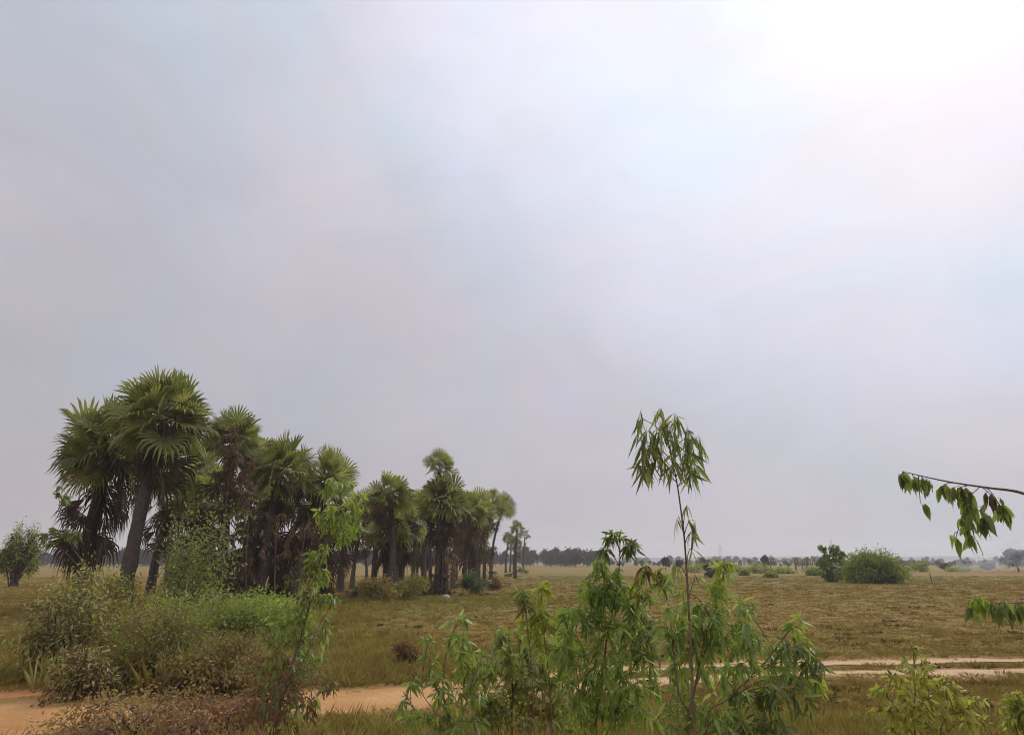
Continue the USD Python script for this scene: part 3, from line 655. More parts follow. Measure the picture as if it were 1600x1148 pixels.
plant("lime_bush", "small yellow green bush cut by the right edge of the view", "bush", 6.6,
      [[(1590, 1148), (1590, 1110), (1588, 1085)]], [(1588, 1095, 16, 16, 7), (1580, 1120, 24, 18, 10), (1610, 1110, 24, 26, 10), (1600, 1140, 30, 16, 9)],
      leaf=(0.08, 0.026), per_twig=9, mat="lime", seed=9, stem_r=(0.010, 0.004), hang=0.3, dens=2.0)
# a bigger gum standing just outside the right edge: its branches reach into view
plant("gum_tree", "gum branch of broad hanging leaves reaching in from the right edge", "tree", 5.4,
      [[(1745, 1100), (1738, 950), (1730, 800), (1722, 640), (1715, 480)], [(1733, 850), (1690, 800), (1640, 785), (1590, 768), (1545, 762), (1480, 752), (1412, 737)], [(1530, 761), (1512, 780), (1502, 810), (1493, 842)], [(1735, 960), (1680, 930), (1620, 940), (1545, 942)]],
      [(1410, 742, 6, 8, 4), (1428, 748, 8, 6, 3), (1445, 752, 10, 10, 4), (1438, 785, 8, 6, 2), (1468, 762, 12, 10, 4), (1495, 765, 14, 10, 5), (1518, 785, 14, 18, 7), (1505, 815, 14, 16, 7, "euc_bright"), (1535, 800, 14, 16, 6), (1550, 775, 12, 10, 4, "euc_bronze"), (1565, 795, 10, 14, 5), (1490, 838, 10, 10, 4, "euc_bright"), (1520, 838, 12, 10, 4),
       (1650, 790, 30, 30, 9), (1690, 700, 40, 50, 14), (1730, 560, 60, 70, 22), (1720, 460, 60, 50, 20), (1525, 938, 18, 10, 6, "grass_green"), (1560, 945, 24, 12, 9), (1595, 950, 22, 14, 8), (1650, 950, 40, 30, 12), (1520, 955, 6, 10, 2)],
      leaf=(0.105, 0.045), per_twig=4, mat="euc_dark", seed=10, stem_r=(0.045, 0.003), hang=0.72, sickle=0.15, dens=1.35, below=0.0, br_r=0.004)

# ------------------------------------------------------------------ shrubs and thicket further back
def shrub(name, label, category, foot_px, w_px, h_px, n=2500, leaf=0.07, mat="shrub", seed=0, stems=7, bark="bark_grey", y=None, group=None, wl=0.45, flat=0.75, mats=(), lobes=9, hang=0.2, stem_r=0.02, hole=0.35, low=0.22):
    """A many-stemmed shrub w_px wide and h_px high with its foot at foot_px on the ground; leaves sit in clumps at the ends of its stems."""
    rs = np.random.default_rng(8000 + seed)
    b = G(*foot_px) if y is None else P(foot_px[0], 900, y)
    b[2] = zg(b[0], b[1]) - 0.03
    sc = math.hypot(b[0] * 0.3, b[1]) / FPX * 1.06
    W, H = w_px * sc, h_px * sc
    t = thing(name, label, category, b, group)
    st, cs = [], []
    for k in range(lobes):
        a = k * 2.4 + rs.normal(0, 0.3)
        e = rs.uniform(0.1, 1.0) ** 0.6
        c = b + np.array([math.cos(a) * W * 0.36 * e, math.sin(a) * W * 0.3 * e, H * (low + (0.84 - low) * rs.random() ** 0.8 * math.sqrt(max(0.15, 1 - 0.75 * e * e)))])
        cs.append((c, W * rs.uniform(0.14, 0.24), H * rs.uniform(0.14, 0.26)))
        st.append(tube(spline([b + np.array([rs.normal(0, W * 0.04), rs.normal(0, W * 0.04), -0.02]), (b + c) / 2 + [rs.normal(0, W * 0.04), 0, 0.06 * H], c], 6), np.linspace(stem_r, stem_r * 0.4, 6), 5))
    part(t, "stems", cat(st), bark, smooth=True)
    tg = []
    for c, rw, rh in cs:
        for k in range(5):
            e = c + norm(rs.normal(size=3) + [0, 0, 0.4]) * np.array([rw, rw, rh]) * rs.uniform(0.7, 1.35)
            tg.append(tube(spline([c - [0, 0, rh * 0.5], (c + e) / 2, e], 4), np.linspace(stem_r * 0.35, stem_r * 0.12, 4), 3))
    part(t, "twigs", cat(tg), bark, kind="stuff")
    tot = []
    for c, rw, rh in cs:
        m = n // lobes
        subs = norm(rs.normal(size=(7, 3))) * (rs.random((7, 1)) ** 0.5)
        q = subs[rs.integers(0, 7, m)] + rs.normal(0, hole, (m, 3))
        tot.append(c + q * np.array([rw, rw, rh]))
    Pt = np.vstack(tot)
    Pt[:, 2] = np.maximum(Pt[:, 2], b[2] + 0.05 + rs.random(len(Pt)) * 0.05)
    d = norm(norm(Pt - (b + [0, 0, H * 0.3])) + 0.8 * rs.normal(size=Pt.shape) + np.array([0, 0, -hang * 2]))
    V, F = blades(Pt, d, leaf * rs.uniform(0.45, 1.45, len(Pt)), leaf * wl * rs.uniform(0.7, 1.3, len(Pt)), droop=0.2, rs=rs, simple=True)
    pick = rs.random(len(Pt))
    ms = [(mat, 1 - sum(f for _, f in mats))] + list(mats)
    lo = 0
    for m, f in ms:
        sel = (pick >= lo) & (pick < lo + f + 1e-9)
        lo += f
        if sel.any():
            part(t, "foliage", join(V[sel], F), m, kind="stuff")
    return t


T = "thicket"
shrub("thicket_shrub", "pale grey green shrub climbing between the two front palm trunks", "shrub", (284, 992), 96, 172, 4200, 0.14, "greygreen", 1, mats=(("shrub", 0.40), ("dry", 0.12)), lobes=15, low=0.02, hole=0.75)
shrub("thicket_shrub", "leafy green shrub at the foot of the tallest palm's right side", "shrub", (300, 1020), 170, 95, 5600, 0.13, "olive", 2, mats=(("greygreen", 0.25), ("shrub", 0.4)), lobes=26, low=0.06, hole=0.42)
shrub("thicket_shrub", "vivid green low shrub left of the slender sapling", "shrub", (362, 1026), 140, 84, 5000, 0.12, "grass_green", 3, mats=(("olive", 0.35), ("shrub", 0.2)), lobes=24, low=0.06, hole=0.42)
shrub("thicket_shrub", "dark grey green shrub at the left beside the dirt track", "shrub", (88, 1060), 105, 150, 4200, 0.11, "greygreen", 4, mats=(("olive", 0.35), ("dry", 0.25)), lobes=22, low=0.08, hole=0.42)
shrub("thicket_shrub", "olive brown shrub below the dark leaning palm", "shrub", (170, 1045), 180, 110, 5600, 0.11, "olive", 5, mats=(("dry", 0.38), ("shrub", 0.15)), lobes=26, low=0.06, hole=0.42)
shrub("thicket_shrub", "mixed green and brown shrub in the middle of the thicket", "shrub", (235, 1070), 190, 105, 6000, 0.10, "olive", 6, mats=(("grass_green", 0.25), ("dry", 0.28)), lobes=28, low=0.05, hole=0.42)
shrub("dry_weed", "dry brown weeds under the vivid green low shrub", "weeds", (340, 1082), 180, 85, 5200, 0.10, "olive", 7, mats=(("dry", 0.4),), lobes=22, bark="bark", low=0.08)
shrub("dry_weed", "dusky brown weed patch nearest the left end of the track", "weeds", (130, 1092), 100, 80, 2600, 0.09, "dry", 8, mats=(("greygreen", 0.35),), lobes=18, bark="bark", low=0.08)
shrub("dry_weed", "rusty dry weeds at the bottom left on the verge", "weeds", (205, 1146), 210, 66, 2600, 0.075, "dry_red", 9, mats=(("olive", 0.3), ("dry", 0.2)), lobes=26, bark="bark", low=0.06)
shrub("dry_weed", "reddish dry weeds at the foot of the slender sapling", "weeds", (330, 1156), 190, 72, 2600, 0.075, "dry_red", 10, mats=(("dry", 0.4),), lobes=26, bark="bark", low=0.06)
shrub("dry_weed", "brown twiggy weeds round the sapling's base beside the track", "weeds", (425, 1130), 120, 110, 3200, 0.07, "dry", 11, mats=(("dry_red", 0.3), ("shrub", 0.15)), lobes=12, bark="bark")
shrub("thicket_shrub", "low olive shrub right of the vivid green shrub", "shrub", (430, 1020), 110, 62, 2600, 0.09, "olive", 12, mats=(("grass_green", 0.35),), lobes=10)
plant("thin_sapling", "thin sapling with a few dark leaves against the sky left of the palms", "sapling", 24,
      [[(150, 1010), (142, 900), (118, 862), (98, 825), (92, 775)], [(140, 830), (120, 818), (105, 810), (104, 785)], [(140, 910), (110, 870), (85, 850), (70, 840)]],
      [(92, 765, 8, 10, 5), (103, 775, 7, 9, 4), (100, 782, 5, 6, 3), (70, 838, 12, 10, 6), (88, 832, 10, 9, 6), (105, 838, 10, 12, 6), (120, 838, 9, 8, 5), (78, 848, 10, 6, 4)],
      leaf=(0.20, 0.08), per_twig=5, mat="euc_dark", seed=20, stem_r=(0.028, 0.008), hang=0.5, parts=False, twig_r=0.006, bark="bark_grey", dens=1.5)
shrub("thicket_shrub", "yellow green shrub hiding the foot of the dark leaning palm", "shrub", (135, 1000), 120, 105, 4200, 0.13, "olive", 13, mats=(("shrub", 0.35), ("dry", 0.15)), lobes=20, low=0.06, hole=0.42)
shrub("thicket_shrub", "olive scrub at the very foot of the tallest palm", "shrub", (236, 985), 70, 62, 2200, 0.14, "olive", 14, mats=(("greygreen", 0.3), ("dry", 0.25)), lobes=14, low=0.10, hole=0.45)
shrub("thicket_shrub", "green scrub in front of the twin dark trunks", "shrub", (410, 990), 150, 66, 4600, 0.12, "shrub", 15, mats=(("grass_green", 0.4),), lobes=20, low=0.1)
# creepers on the palms
plant("dry_creeper", "mass of dry brown creeper hanging over the round crowned palm", "creeper", 36.0,
      [[(345, 945), (350, 860), (355, 770), (368, 690)], [(320, 945), (325, 880), (335, 800)], [(385, 940), (385, 870), (390, 790)]],
      [(368, 672, 18, 12, 14), (362, 700, 26, 24, 26), (378, 730, 28, 26, 28), (350, 745, 22, 26, 20), (388, 765, 26, 26, 24), (355, 790, 28, 26, 24), (378, 800, 26, 20, 18, "olive"), (345, 830, 24, 34, 22), (372, 840, 24, 30, 18), (325, 850, 20, 40, 20), (335, 890, 28, 34, 26), (365, 890, 24, 34, 20), (312, 900, 18, 34, 16), (390, 880, 14, 34, 10), (340, 925, 40, 20, 22), (385, 925, 18, 16, 8)],
      leaf=(0.24, 0.09), per_twig=13, mat="creeper", seed=21, stem_r=(0.06, 0.02), hang=0.55, parts=False, simple=True, twig_r=0.008, depth=1.0)
plant("dry_creeper", "rusty brown creeper wrapping the thick trunk in the middle clump", "creeper", 54.5,
      [[(690, 938), (692, 880), (690, 830)], [(675, 936), (680, 890)], [(704, 934), (706, 880)]],
      [(690, 835, 14, 14, 12), (692, 858, 18, 16, 16, "olive"), (706, 872, 10, 20, 12, "dry"), (682, 890, 14, 26, 20), (700, 900, 14, 24, 16, "dry"), (676, 915, 16, 14, 16), (698, 922, 16, 10, 12), (672, 928, 10, 8, 8)],
      leaf=(0.26, 0.10), per_twig=13, mat="creeper", seed=22, stem_r=(0.08, 0.03), hang=0.55, parts=False, simple=True, twig_r=0.008)
plant("dry_creeper", "ragged dark creeper strands between the twin dark trunks and the leaning sapling", "creeper", 36.5,
      [[(428, 948), (430, 880), (432, 820)], [(462, 945), (470, 880), (478, 820)], [(488, 940), (490, 880)]],
      [(430, 815, 16, 24, 12), (455, 835, 18, 24, 12), (480, 825, 16, 26, 12), (440, 870, 14, 24, 10), (472, 875, 18, 28, 14), (490, 885, 12, 26, 10), (460, 910, 22, 20, 12, "olive"), (412, 850, 8, 30, 8), (485, 925, 14, 14, 6)],
      leaf=(0.26, 0.10), per_twig=12, mat="palm_dead", seed=23, stem_r=(0.06, 0.02), hang=0.6, parts=False, simple=True, twig_r=0.008)
plant("dry_creeper", "grey brown creeper tangle left of the hanging brown mass, over the shaggy palm", "creeper", 36.0,
      [[(268, 945), (275, 880), (285, 800)], [(300, 945), (298, 870)]],
      [(290, 800, 18, 24, 12), (275, 830, 14, 22, 10), (300, 850, 18, 30, 14), (285, 885, 18, 28, 14), (305, 915, 18, 24, 12)],
      leaf=(0.24, 0.09), per_twig=11, mat="creeper", seed=24, stem_r=(0.05, 0.02), hang=0.55, parts=False, simple=True, twig_r=0.008)
# bushes standing by the middle clump
shrub("field_bush", "dark olive bush under the left trunks of the middle clump", "bush", (585, 941), 70, 36, 2600, 0.17, "olive", 31, mats=(("dry", 0.3),))
shrub("field_bush", "green brown bush between the trunk groups of the middle clump", "bush", (635, 938), 62, 38, 2400, 0.17, "olive", 32, mats=(("shrub", 0.3),))
shrub("field_bush", "blue green bush in front of the right trunks of the middle clump", "bush", (736, 931), 34, 38, 2200, 0.17, "teal", 33)
shrub("dry_bush", "round brown dead bush beside the bow trunked palm", "bush", (771, 923), 26, 20, 1600, 0.13, "dry", 34, bark="bark")
shrub("dry_brush_pile", "low heap of brown dead brush lying in the open field", "brush pile", (633, 1042), 42, 34, 1500, 0.09, "dry", 35, bark="bark", stems=12)
shrub("field_bush", "small pale weed sprouting beside the stump left of the middle clump", "bush", (562, 935), 22, 24, 700, 0.18, "greygreen", 36, lobes=5)
shrub("field_bush", "low green scrub at the foot of the distant palms", "bush", (815, 897), 18, 9, 500, 0.3, "olive", 37, lobes=5)
shrub("field_bush", "thin scrub under the left pair of distant palms", "bush", (795, 901), 14, 7, 400, 0.3, "olive", 38, lobes=5)
shrub("field_bush", "dark shrub standing alone in front of the pale scrub belt", "bush", (1112, 903), 34, 20, 1600, 0.28, "wood", 39, lobes=8)
plant("field_tree", "gum tree with a ragged two part crown left of the rounded bush", "tree", 92,
      [[(1302, 909), (1300, 890), (1296, 872), (1287, 855)], [(1306, 905), (1308, 880), (1306, 858)], [(1298, 907), (1290, 892)], [(1308, 907), (1318, 890)]],
      [(1284, 855, 7, 6, 8), (1290, 866, 6, 5, 4), (1304, 857, 9, 8, 14), (1312, 866, 9, 8, 12), (1300, 874, 9, 8, 10, "far_green"), (1288, 880, 10, 9, 12, "far_green"), (1298, 890, 15, 10, 18, "far_green"), (1316, 880, 10, 10, 14), (1290, 899, 12, 8, 12), (1304, 900, 15, 7, 14), (1318, 896, 10, 9, 10)],
      leaf=(0.42, 0.20), per_twig=14, mat="shrub", seed=30, stem_r=(0.14, 0.04), hang=0.35, parts=False, simple=True, twig_r=0.02, bark="bark_grey", dens=1.3)
shrub("field_tree", "leafy round crowned tree at the left edge beyond the thicket", "tree", (20, 917), 58, 86, 9000, 0.22, "shrub", 42, mats=(("wood", 0.5),), lobes=44, stem_r=0.08, low=0.26, hole=0.22)
shrub("rounded_bush", "broad rounded bush with wispy top alone in the right field", "bush", (1371, 911), 92, 48, 14000, 0.28, "far_green", 41, mats=(("shrub", 0.35), ("dry", 0.10)), lobes=60, stem_r=0.05, wl=0.5, low=0.10, hole=0.26)
for k, (u, v, w, h, lab) in enumerate([(1085, 894, 40, 11, "left end of the pale green scrub belt below the skyline"), (1150, 894, 34, 10, "flat clump of pale green scrub right of the dark shrub"), (1190, 896, 40, 12, "pale green scrub clump below the hazy round tree"),
                                      (1225, 896, 26, 8, "small scrub clump below the spaced pair of far palms"), (1163, 899, 12, 6, "little round bush in front of the scrub belt"), (1204, 902, 16, 6, "little dark bush nearest in front of the scrub belt"), (1275, 899, 26, 11, "scrub clump touching the left of the gum tree"),
                                      (1440, 893, 22, 12, "hazy scrub clump just right of the rounded bush"), (1500, 893, 30, 9, "hazy low scrub below the hanging branch")]):
    shrub("scrub_clump", lab, "scrub", (u, v), w * 1.2, h * 1.35, 1500, 0.40, "far_green", 50 + k, mats=(("olive", 0.3),), lobes=16, low=0.05, stem_r=0.05, group="scrub clumps across the far field")


def far_tree(label, u, base_v, top_v, w_px, seed, mat="wood", y=None, group="single trees on the skyline"):
    rs = np.random.default_rng(300 + seed)
    b = G(u, base_v) if y is None else P(u, 900, y)
    b[2] = -0.1
    top = P(u, top_v, b[1])
    H, W = top[2] - b[2], w_px / FPX * b[1] * 1.04
    t = thing("far_tree", label, "tree", b, group)
    limbs = [tube(spline([b, b + [0, 0, H * 0.3], b + [W * 0.05, 0, H * 0.6]], 6), np.linspace(H * 0.035, H * 0.015, 6), 6)]
    Pt = []
    for k in range(15):
        a = k * 2.4
        e = rs.uniform(0.2, 1)
        c = b + np.array([math.cos(a) * W * 0.34 * e, math.sin(a) * W * 0.34 * e, H * rs.uniform(0.30, 0.90 - 0.22 * e)])
        limbs.append(tube(np.array([b + [0, 0, H * 0.3], c]), [H * 0.015, H * 0.006], 4))
        Pt.append(c + norm(rs.normal(0, 1, (170, 3))) * rs.random((170, 1)) ** 0.5 * np.array([W * 0.2, W * 0.2, H * 0.14]))
    part(t, "trunk", cat(limbs), "bark_grey")
    Pt = np.vstack(Pt)
    V, F = blades(Pt, rs.normal(size=Pt.shape), H * 0.07, H * 0.05, rs=rs, simple=True)
    part(t, "crown", join(V, F), mat)


for k, (u, bv, tv, w, lab) in enumerate([(1061, 890, 870, 14, "hazy tree on the skyline just left of the sapling stem"), (1100, 888, 869, 20, "hazy round tree right of the tall sapling's stem on the skyline"), (1196, 888, 865, 14, "upright hazy tree standing above the pale scrub belt"), (1284, 891, 867, 16, "dark tree peeping over the left shoulder of the gum tree"),
                                         (1476, 891, 877, 18, "hazy round tree below the hanging gum branch"), (1508, 891, 874, 16, "dark tree under the tip of the hanging gum branch"), (1592, 893, 848, 46, "dark tree behind the drifting smoke at the right edge"), (1545, 892, 878, 24, "low hazy tree in the smoke, left of the dark edge tree"),
                                         (1040, 890, 866, 14, "hazy tree beside the nodding top of the dense gum bush"), (900, 886, 860, 22, "broad tree standing out at the right end of the far wood")]):
    far_tree(lab, u, bv, tv, w, k)

# ------------------------------------------------------------------ the far wood: one mass of trees, and the hazier belt behind
def wood_proto(path, seed, H=10.0):
    rs = np.random.default_rng(700 + seed)
    W = H * rs.uniform(0.55, 0.9)
    Pt = []
    for k in range(10):
        a = k * 2.4
        e = rs.uniform(0.2, 1)
        c = np.array([math.cos(a) * W * 0.34 * e, math.sin(a) * W * 0.34 * e, H * rs.uniform(0.32, 0.9 - 0.25 * e)])
        Pt.append(c + rs.normal(0, 1, (70, 3)) * np.array([W * 0.12, W * 0.12, H * 0.08]))
    Pt = np.vstack(Pt)
    V, F = blades(Pt, rs.normal(size=Pt.shape), H * 0.11, H * 0.08, rs=rs, simple=True)
    v, f = join(V, F)
    usdkit.mesh(stage, path, (v, f), M["wood"])


def instancer(name, protos, pos, which, scale, label, category, tilt=0.0, seed=0):
    """One object for what nobody could count."""
    rs = np.random.default_rng(seed)
    path = numbered("/World", name)
    pi = UsdGeom.PointInstancer.Define(stage, path)
    rel = pi.CreatePrototypesRel()
    UsdGeom.Scope.Define(stage, f"{path}/kinds")
    for k, make in enumerate(protos):
        pp = f"{path}/kinds/{name}_kind" + (f"_{k:03d}" if k else "")
        make(pp)
        rel.AddTarget(pp)
    n = len(pos)
    pi.CreateProtoIndicesAttr(Vt.IntArray.FromNumpy(np.asarray(which, np.int32)))
    pi.CreatePositionsAttr(Vt.Vec3fArray.FromNumpy(np.asarray(pos, np.float32)))
    a = rs.uniform(0, 2 * np.pi, n)
    q = np.zeros((n, 4), np.float32)
    q[:, 2], q[:, 3] = np.sin(a / 2), np.cos(a / 2)                  # i j k w
    pi.CreateOrientationsAttr(Vt.QuathArray.FromNumpy(q.astype(np.float16)))
    s = np.asarray(scale, np.float32)
    pi.CreateScalesAttr(Vt.Vec3fArray.FromNumpy(s if s.ndim == 2 else np.repeat(s[:, None], 3, 1)))
    tag(pi.GetPrim(), label, category, None, "stuff")
    return pi


def belt(u0, u1, y0, y1, n, seed, s0, s1):
    rs = np.random.default_rng(seed)
    u, y = rs.uniform(u0, u1, n), rs.uniform(y0, y1, n)
    pos = np.stack([(u - 800) / FPX * y * 1.042, y, np.full(n, -0.2)], -1)
    return pos, rs.integers(0, 5, n), rs.uniform(s0, s1, n)


WP = [lambda p, k=k: wood_proto(p, k) for k in range(5)]
pos, which, sc = belt(-420, 930, 390, 460, 420, 1, 0.85, 1.25)
instancer("far_wood", WP, pos, which, sc, "dense dark wood along the skyline behind the palms", "wood", seed=1)
pos, which, sc = belt(-500, 2100, 850, 1200, 700, 2, 0.55, 1.25)
instancer("far_wood", WP, pos, which, sc, "pale hazy belt of trees along the whole far skyline", "wood", seed=2)
pos, which, sc = belt(935, 1750, 420, 640, 300, 3, 0.2, 0.5)
instancer("far_wood", WP, pos, which, sc, "broken line of hazy low trees on the right skyline", "wood", seed=3)

# ------------------------------------------------------------------ grass of the field
def tuft(path, mat, n, h, spread, lean, w, seed):
    rs = np.random.default_rng(seed)
    a = rs.uniform(0, 2 * np.pi, n)
    b = np.stack([np.cos(a), np.sin(a), 0 * a], -1) * (spread * rs.random(n) ** 0.5)[:, None]
    d = norm(np.stack([np.cos(a), np.sin(a), 0 * a], -1) * rs.uniform(0.1, lean, n)[:, None] + [0, 0, 1.0])
    V, F = blades(b + [0, 0, -0.01], d, h * rs.uniform(0.5, 1.2, n), w, droop=0.25, sickle=0.2, rs=rs, simple=True)
    v, f = join(V, F)
    usdkit.mesh(stage, path, (v, f), M[mat])


def scatter(n, y0, y1, seed, uu=(-120, 1720), power=1.0):
    """n points on the field in view between depths y0 and y1, denser towards the camera."""
    rs = np.random.default_rng(seed)
    y = y0 * (y1 / y0) ** (rs.random(n) ** power)
    u = rs.uniform(*uu, n)
    x = (u - 800) / FPX * y * 1.05
    return x, y, rs


def keep_off_track(x, y, rs, soft=0.25):
    c = track_line[::3]
    d = track_dist(x, y)
    rut = np.clip((x + 1.0) / 4.0, 0, 1)
    bare = (d < 1.42 + np.clip((-6.0 - x) / 4.0, 0, 1) + soft * rs.normal(size=len(x))) & ~((rut > 0.5) & (d < 0.36))
    return ~bare & (rs.random(len(x)) > 0.9 * bareness(x, y))


x, y, rs = scatter(64000, 9, 130, 11)
k = keep_off_track(x, y, rs)
x, y = x[k], y[k]
den = meshkit.fbm(np.stack([x * 0.5, y * 0.5, 0 * x], -1), 3, 77)
k = rs.random(len(x)) < np.clip(den * 1.7, 0.6, 1)
x, y = x[k], y[k]
z = ground_z(x, y)
GP = [lambda p: tuft(p, "grass", 26, 0.13, 0.16, 1.4, 0.010, 1), lambda p: tuft(p, "grass", 34, 0.09, 0.22, 2.2, 0.010, 2), lambda p: tuft(p, "grass", 20, 0.20, 0.12, 1.0, 0.009, 3), lambda p: tuft(p, "grass_olive", 30, 0.14, 0.18, 1.5, 0.010, 9)]
instancer("dry_grass", GP, np.stack([x, y, z], -1), np.where(rs.random(len(x)) < greenness(x, y), 3, rs.choice(3, len(x), p=[0.45, 0.45, 0.10])), rs.uniform(0.6, 1.3, len(x)) * np.clip(y / 40, 1, 1.7), "short dry brown grass covering the open field", "grass", seed=5)
x, y, rs = scatter(900, 13, 120, 12)
k = keep_off_track(x, y, rs, 0.1)
x, y = x[k], y[k]
WPR = [lambda p: tuft(p, "weed", 40, 0.16, 0.20, 1.8, 0.03, 4), lambda p: tuft(p, "weed", 30, 0.12, 0.14, 2.0, 0.03, 5)]
instancer("field_weeds", WPR, np.stack([x, y, ground_z(x, y)], -1), rs.integers(0, 2, len(x)), rs.uniform(0.5, 1.5, len(x)), "small dark weeds dotted over the open field", "weeds", seed=6)
# taller grass: in front of the track on the left, round the thicket, along the verge
xs, ys = [], []
for (u, v, su, sv, n) in [(575, 1030, 75, 17, 950), (240, 1030, 150, 34, 3600), (60, 930, 60, 16, 500), (450, 1000, 60, 30, 900), (900, 1165, 420, 20, 1300), (1350, 1160, 220, 14, 300), (730, 938, 130, 7, 700), (390, 955, 130, 12, 1200), (700, 1062, 160, 4, 200), (-1, 0, 1, 1, 0)][:-1]:
    rs = np.random.default_rng(n + u)
    pts = np.array([G(a, max(b, 892)) for a, b in zip(rs.normal(u, su, n), rs.normal(v, sv, n))])
    xs.append(pts[:, 0]); ys.append(pts[:, 1])
x, y = np.concatenate(xs), np.concatenate(ys)
k = keep_off_track(x, y, rs, 0.15)
x, y = x[k], y[k]
tall = np.where((x / y < -0.36) & (x / y > -0.66) & (y > 13) & (rs.random(len(x)) < 0.22), 3, 0)
TP = [lambda p: tuft(p, "tall_grass", 30, 0.42, 0.14, 0.7, 0.014, 6), lambda p: tuft(p, "tall_grass", 26, 0.30, 0.18, 1.0, 0.014, 7), lambda p: tuft(p, "grass", 24, 0.36, 0.16, 0.9, 0.012, 8), lambda p: tuft(p, "tall_grass", 22, 1.15, 0.20, 0.45, 0.020, 10)]
instancer("tall_grass", TP, np.stack([x, y, ground_z(x, y)], -1), np.where(tall == 3, 3, rs.integers(0, 3, len(x))), rs.uniform(0.45, 1.15, len(x)), "taller yellowing grass along the track edge and round the thicket", "grass", seed=7)

# fallen fronds and litter under the palms
def fallen(path, seed):
    rs = np.random.default_rng(seed)
    ptl, bld = frond(np.array([-0.9, 0, 0.10]), np.array([1.0, 0, -0.06]), rs.normal(0, 0.3), 0.95, 0.9, 12, 1.4, rs, droop=0.12, fold=0.25)
    usdkit.mesh(stage, path, cat([ptl, bld]), M["palm_dead"])


rs = np.random.default_rng(91)
feet = [p.loc for p in palms if p.loc[1] < 90]
fx = np.concatenate([p[0] + rs.normal(0, 1.5, 9) for p in feet])
fy = np.concatenate([p[1] + rs.normal(0, 1.5, 9) for p in feet])
instancer("palm_litter", [lambda p: fallen(p, 1), lambda p: fallen(p, 2), lambda p: fallen(p, 3)], np.stack([fx, fy, ground_z(fx, fy) + 0.04], -1), rs.integers(0, 3, len(fx)), rs.uniform(0.4, 1.0, len(fx)), "fallen brown palm leaves littering the ground under the palms", "leaf litter", seed=9)

# ------------------------------------------------------------------ small things
def stump():
    b = G(534, 922); b[2] = zg(b[0], b[1]) - 0.1
    t = thing("tree_stump", "thin dead stump left of the leaning palm in the middle clump", "stump", b)
    part(t, "trunk", tube(spline([b, b + [0.03, 0, 0.8], b + [0.0, 0, 1.75]], 8), np.linspace(0.20, 0.13, 8), 8, rough=0.15, seed=4), "palm_bark", smooth=True)
    part(t, "broken_top", tube(np.array([b + [0.02, 0, 1.73], b + [0.05, 0, 1.98]]), [0.11, 0.02], 6), "palm_bark")


stump()


def stone():
    b = G(697, 936)
    m = trimesh.creation.icosphere(2, 0.28)
    v = np.array(m.vertices)
    v = v * (1 + 0.5 * (meshkit.fbm(v * 5, 3, 4)[:, None] - 0.5)) * [1, 0.8, 0.75] + b + [0, 0, 0.12]
    t = thing("pale_stone", "pale stone lying at the foot of the creeper covered trunk", "stone", b)
    part(t, "rock", (v, m.faces), "stone", smooth=True)


stone()


def field_post():
    b = G(1457, 911)
    t = thing("field_post", "leaning brown post in the open field right of the rounded bush", "post", b)
    part(t, "post", tube(np.array([b - [0, 0, 0.2], b + [-0.06, 0, 0.5], b + [-0.16, 0, 1.15]]), [0.07, 0.06, 0.05], 7), "bark_grey", smooth=True)
    part(t, "cut_end", tube(np.array([b + [-0.16, 0, 1.15], b + [-0.175, 0, 1.22]]), [0.048, 0.03], 7), "bark")


field_post()


def pylon(label, u, top_v, y):
    b = P(u, 878, y); b[2] = 0
    H = P(u, top_v, y)[2]
    t = thing("power_pylon", label, "pylon", b, "power pylons on the skyline")
    w = lambda z: (H * 0.085) * (1 - z / H) ** 0.9 + H * 0.012  # noqa: E731
    zs = H * np.array([0, 0.16, 0.30, 0.42, 0.53, 0.63, 0.72, 0.80, 0.88, 1.0])
    for sx, sy in ((1, 1), (1, -1), (-1, -1), (-1, 1)):
        part(t, "leg", tube(np.array([b + [sx * w(z), sy * w(z), z] for z in zs]), H * 0.004, 4), "steel")
    br = []
    for a, c in zip(zs[:-1], zs[1:]):
        for s in (1, -1):
            br += [tube(np.array([b + [-w(a), s * w(a), a], b + [w(c), s * w(c), c]]), H * 0.0025, 4), tube(np.array([b + [w(a), s * w(a), a], b + [-w(c), s * w(c), c]]), H * 0.0025, 4),
                   tube(np.array([b + [s * w(a), -w(a), a], b + [s * w(c), w(c), c]]), H * 0.0025, 4)]
    part(t, "bracing", cat(br), "steel")
    for z, L in ((0.66, 0.17), (0.78, 0.15), (0.90, 0.12)):
        part(t, "cross_arm", tube(np.array([b + [-L * H, 0, z * H], b + [0, 0, z * H + H * 0.015], b + [L * H, 0, z * H]]), H * 0.005, 4), "steel")


pylon("faint steel pylon on the skyline right of the tall sapling", 1127, 850, 2250)
pylon("faint steel pylon on the skyline behind the ragged gum tree", 1303, 842, 2100)


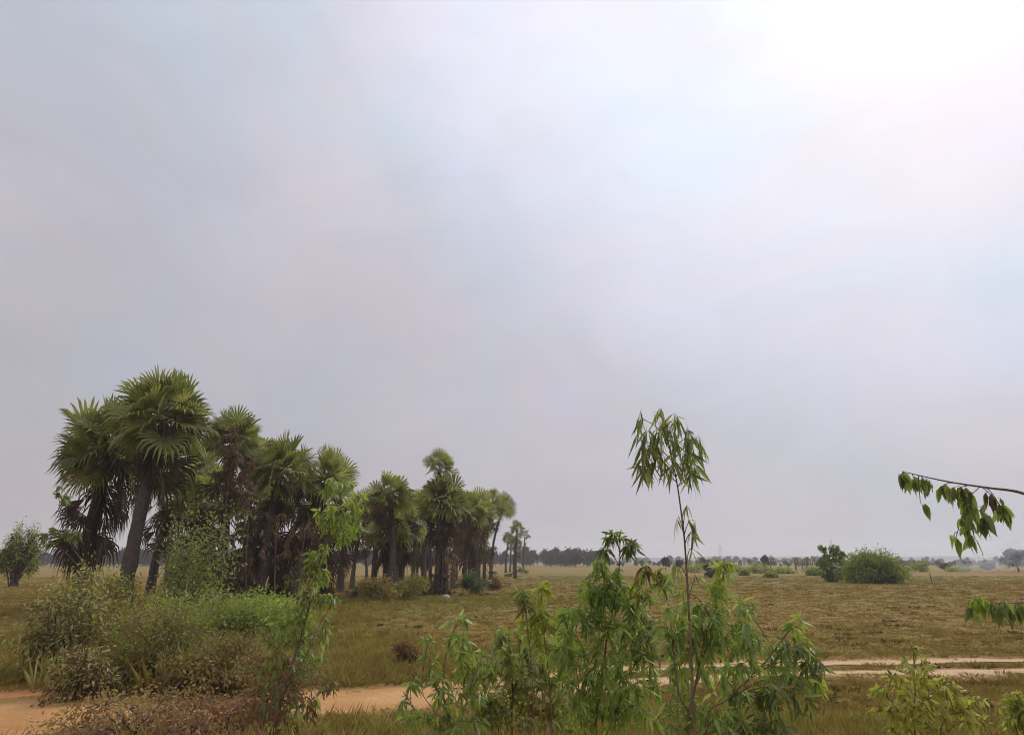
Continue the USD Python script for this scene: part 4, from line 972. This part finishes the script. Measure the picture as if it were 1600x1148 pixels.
# ------------------------------------------------------------------ smoke at the right edge, and the haze of the air
def smoke():
    rs = np.random.default_rng(44)
    c0 = P(1575, 884, 165)
    t = np.array([[0, 0, 0, 3.2], [5, 1, 2.4, 3.6], [-5, 0, 0.6, 2.8], [10, 2, 1.0, 3.4], [2, 0, 4.2, 3.0], [-9, 1, -0.4, 2.0]])
    parts_ = []
    import manifold3d as m3
    acc = None
    for x_, y_, z_, r in t:
        s = m3.Manifold.sphere(r, 32).scale((1.25, 1.0, 0.9)).translate((float(c0[0] + x_), float(c0[1] + y_), float(max(c0[2] + z_, r * 0.95))))
        acc = s if acc is None else acc + s
    v, f, _ = meshkit.arrays(acc)
    v = v + norm(v - [c0[0], c0[1], 2]) * ((meshkit.fbm(v * 0.35, 3, 8) - 0.5) * 1.6)[:, None]
    v[:, 2] = np.maximum(v[:, 2], 0.15)
    mat = usdkit.material(stage, "/World/Looks/smoke", {
        "tc": ("geometry", {}), "n": ("noise_texture", {"scale": 0.28, "detail": 4.0, "roughness": 0.6}),
        "r": ("map_range", {"from_min": 0.45, "from_max": 0.75, "to_min": 0.0, "to_max": 0.19, "clamp": True}),
        "v": ("principled_volume", {"color": (0.92, 0.93, 0.95), "anisotropy": 0.2})},
        [("tc.position", "n.vector"), ("n.fac", "r.value"), ("r.result", "v.density")], volume="v.volume")
    m = usdkit.mesh(stage, numbered("/World", "smoke"), (v, f), mat)
    tag(m.GetPrim(), "white smoke drifting low before the dark tree at the right edge", "smoke", None, "stuff")


smoke()
HAZE_DENSITY = 0.00036
hz = usdkit.material(stage, "/World/Looks/air_haze", {"v": ("principled_volume", {"color": (0.955, 0.945, 0.94), "density": HAZE_DENSITY, "anisotropy": 0.25})}, [], volume="v.volume")
bx = trimesh.creation.box((6200, 6200, 81))
bx.apply_translation((0, 0, 81 / 2 - 2))
hm = usdkit.mesh(stage, numbered("/World", "haze"), (np.array(bx.vertices), np.array(bx.faces)), hz)
tag(hm.GetPrim(), "thin pale haze filling the air over the field", "haze", None, "stuff")
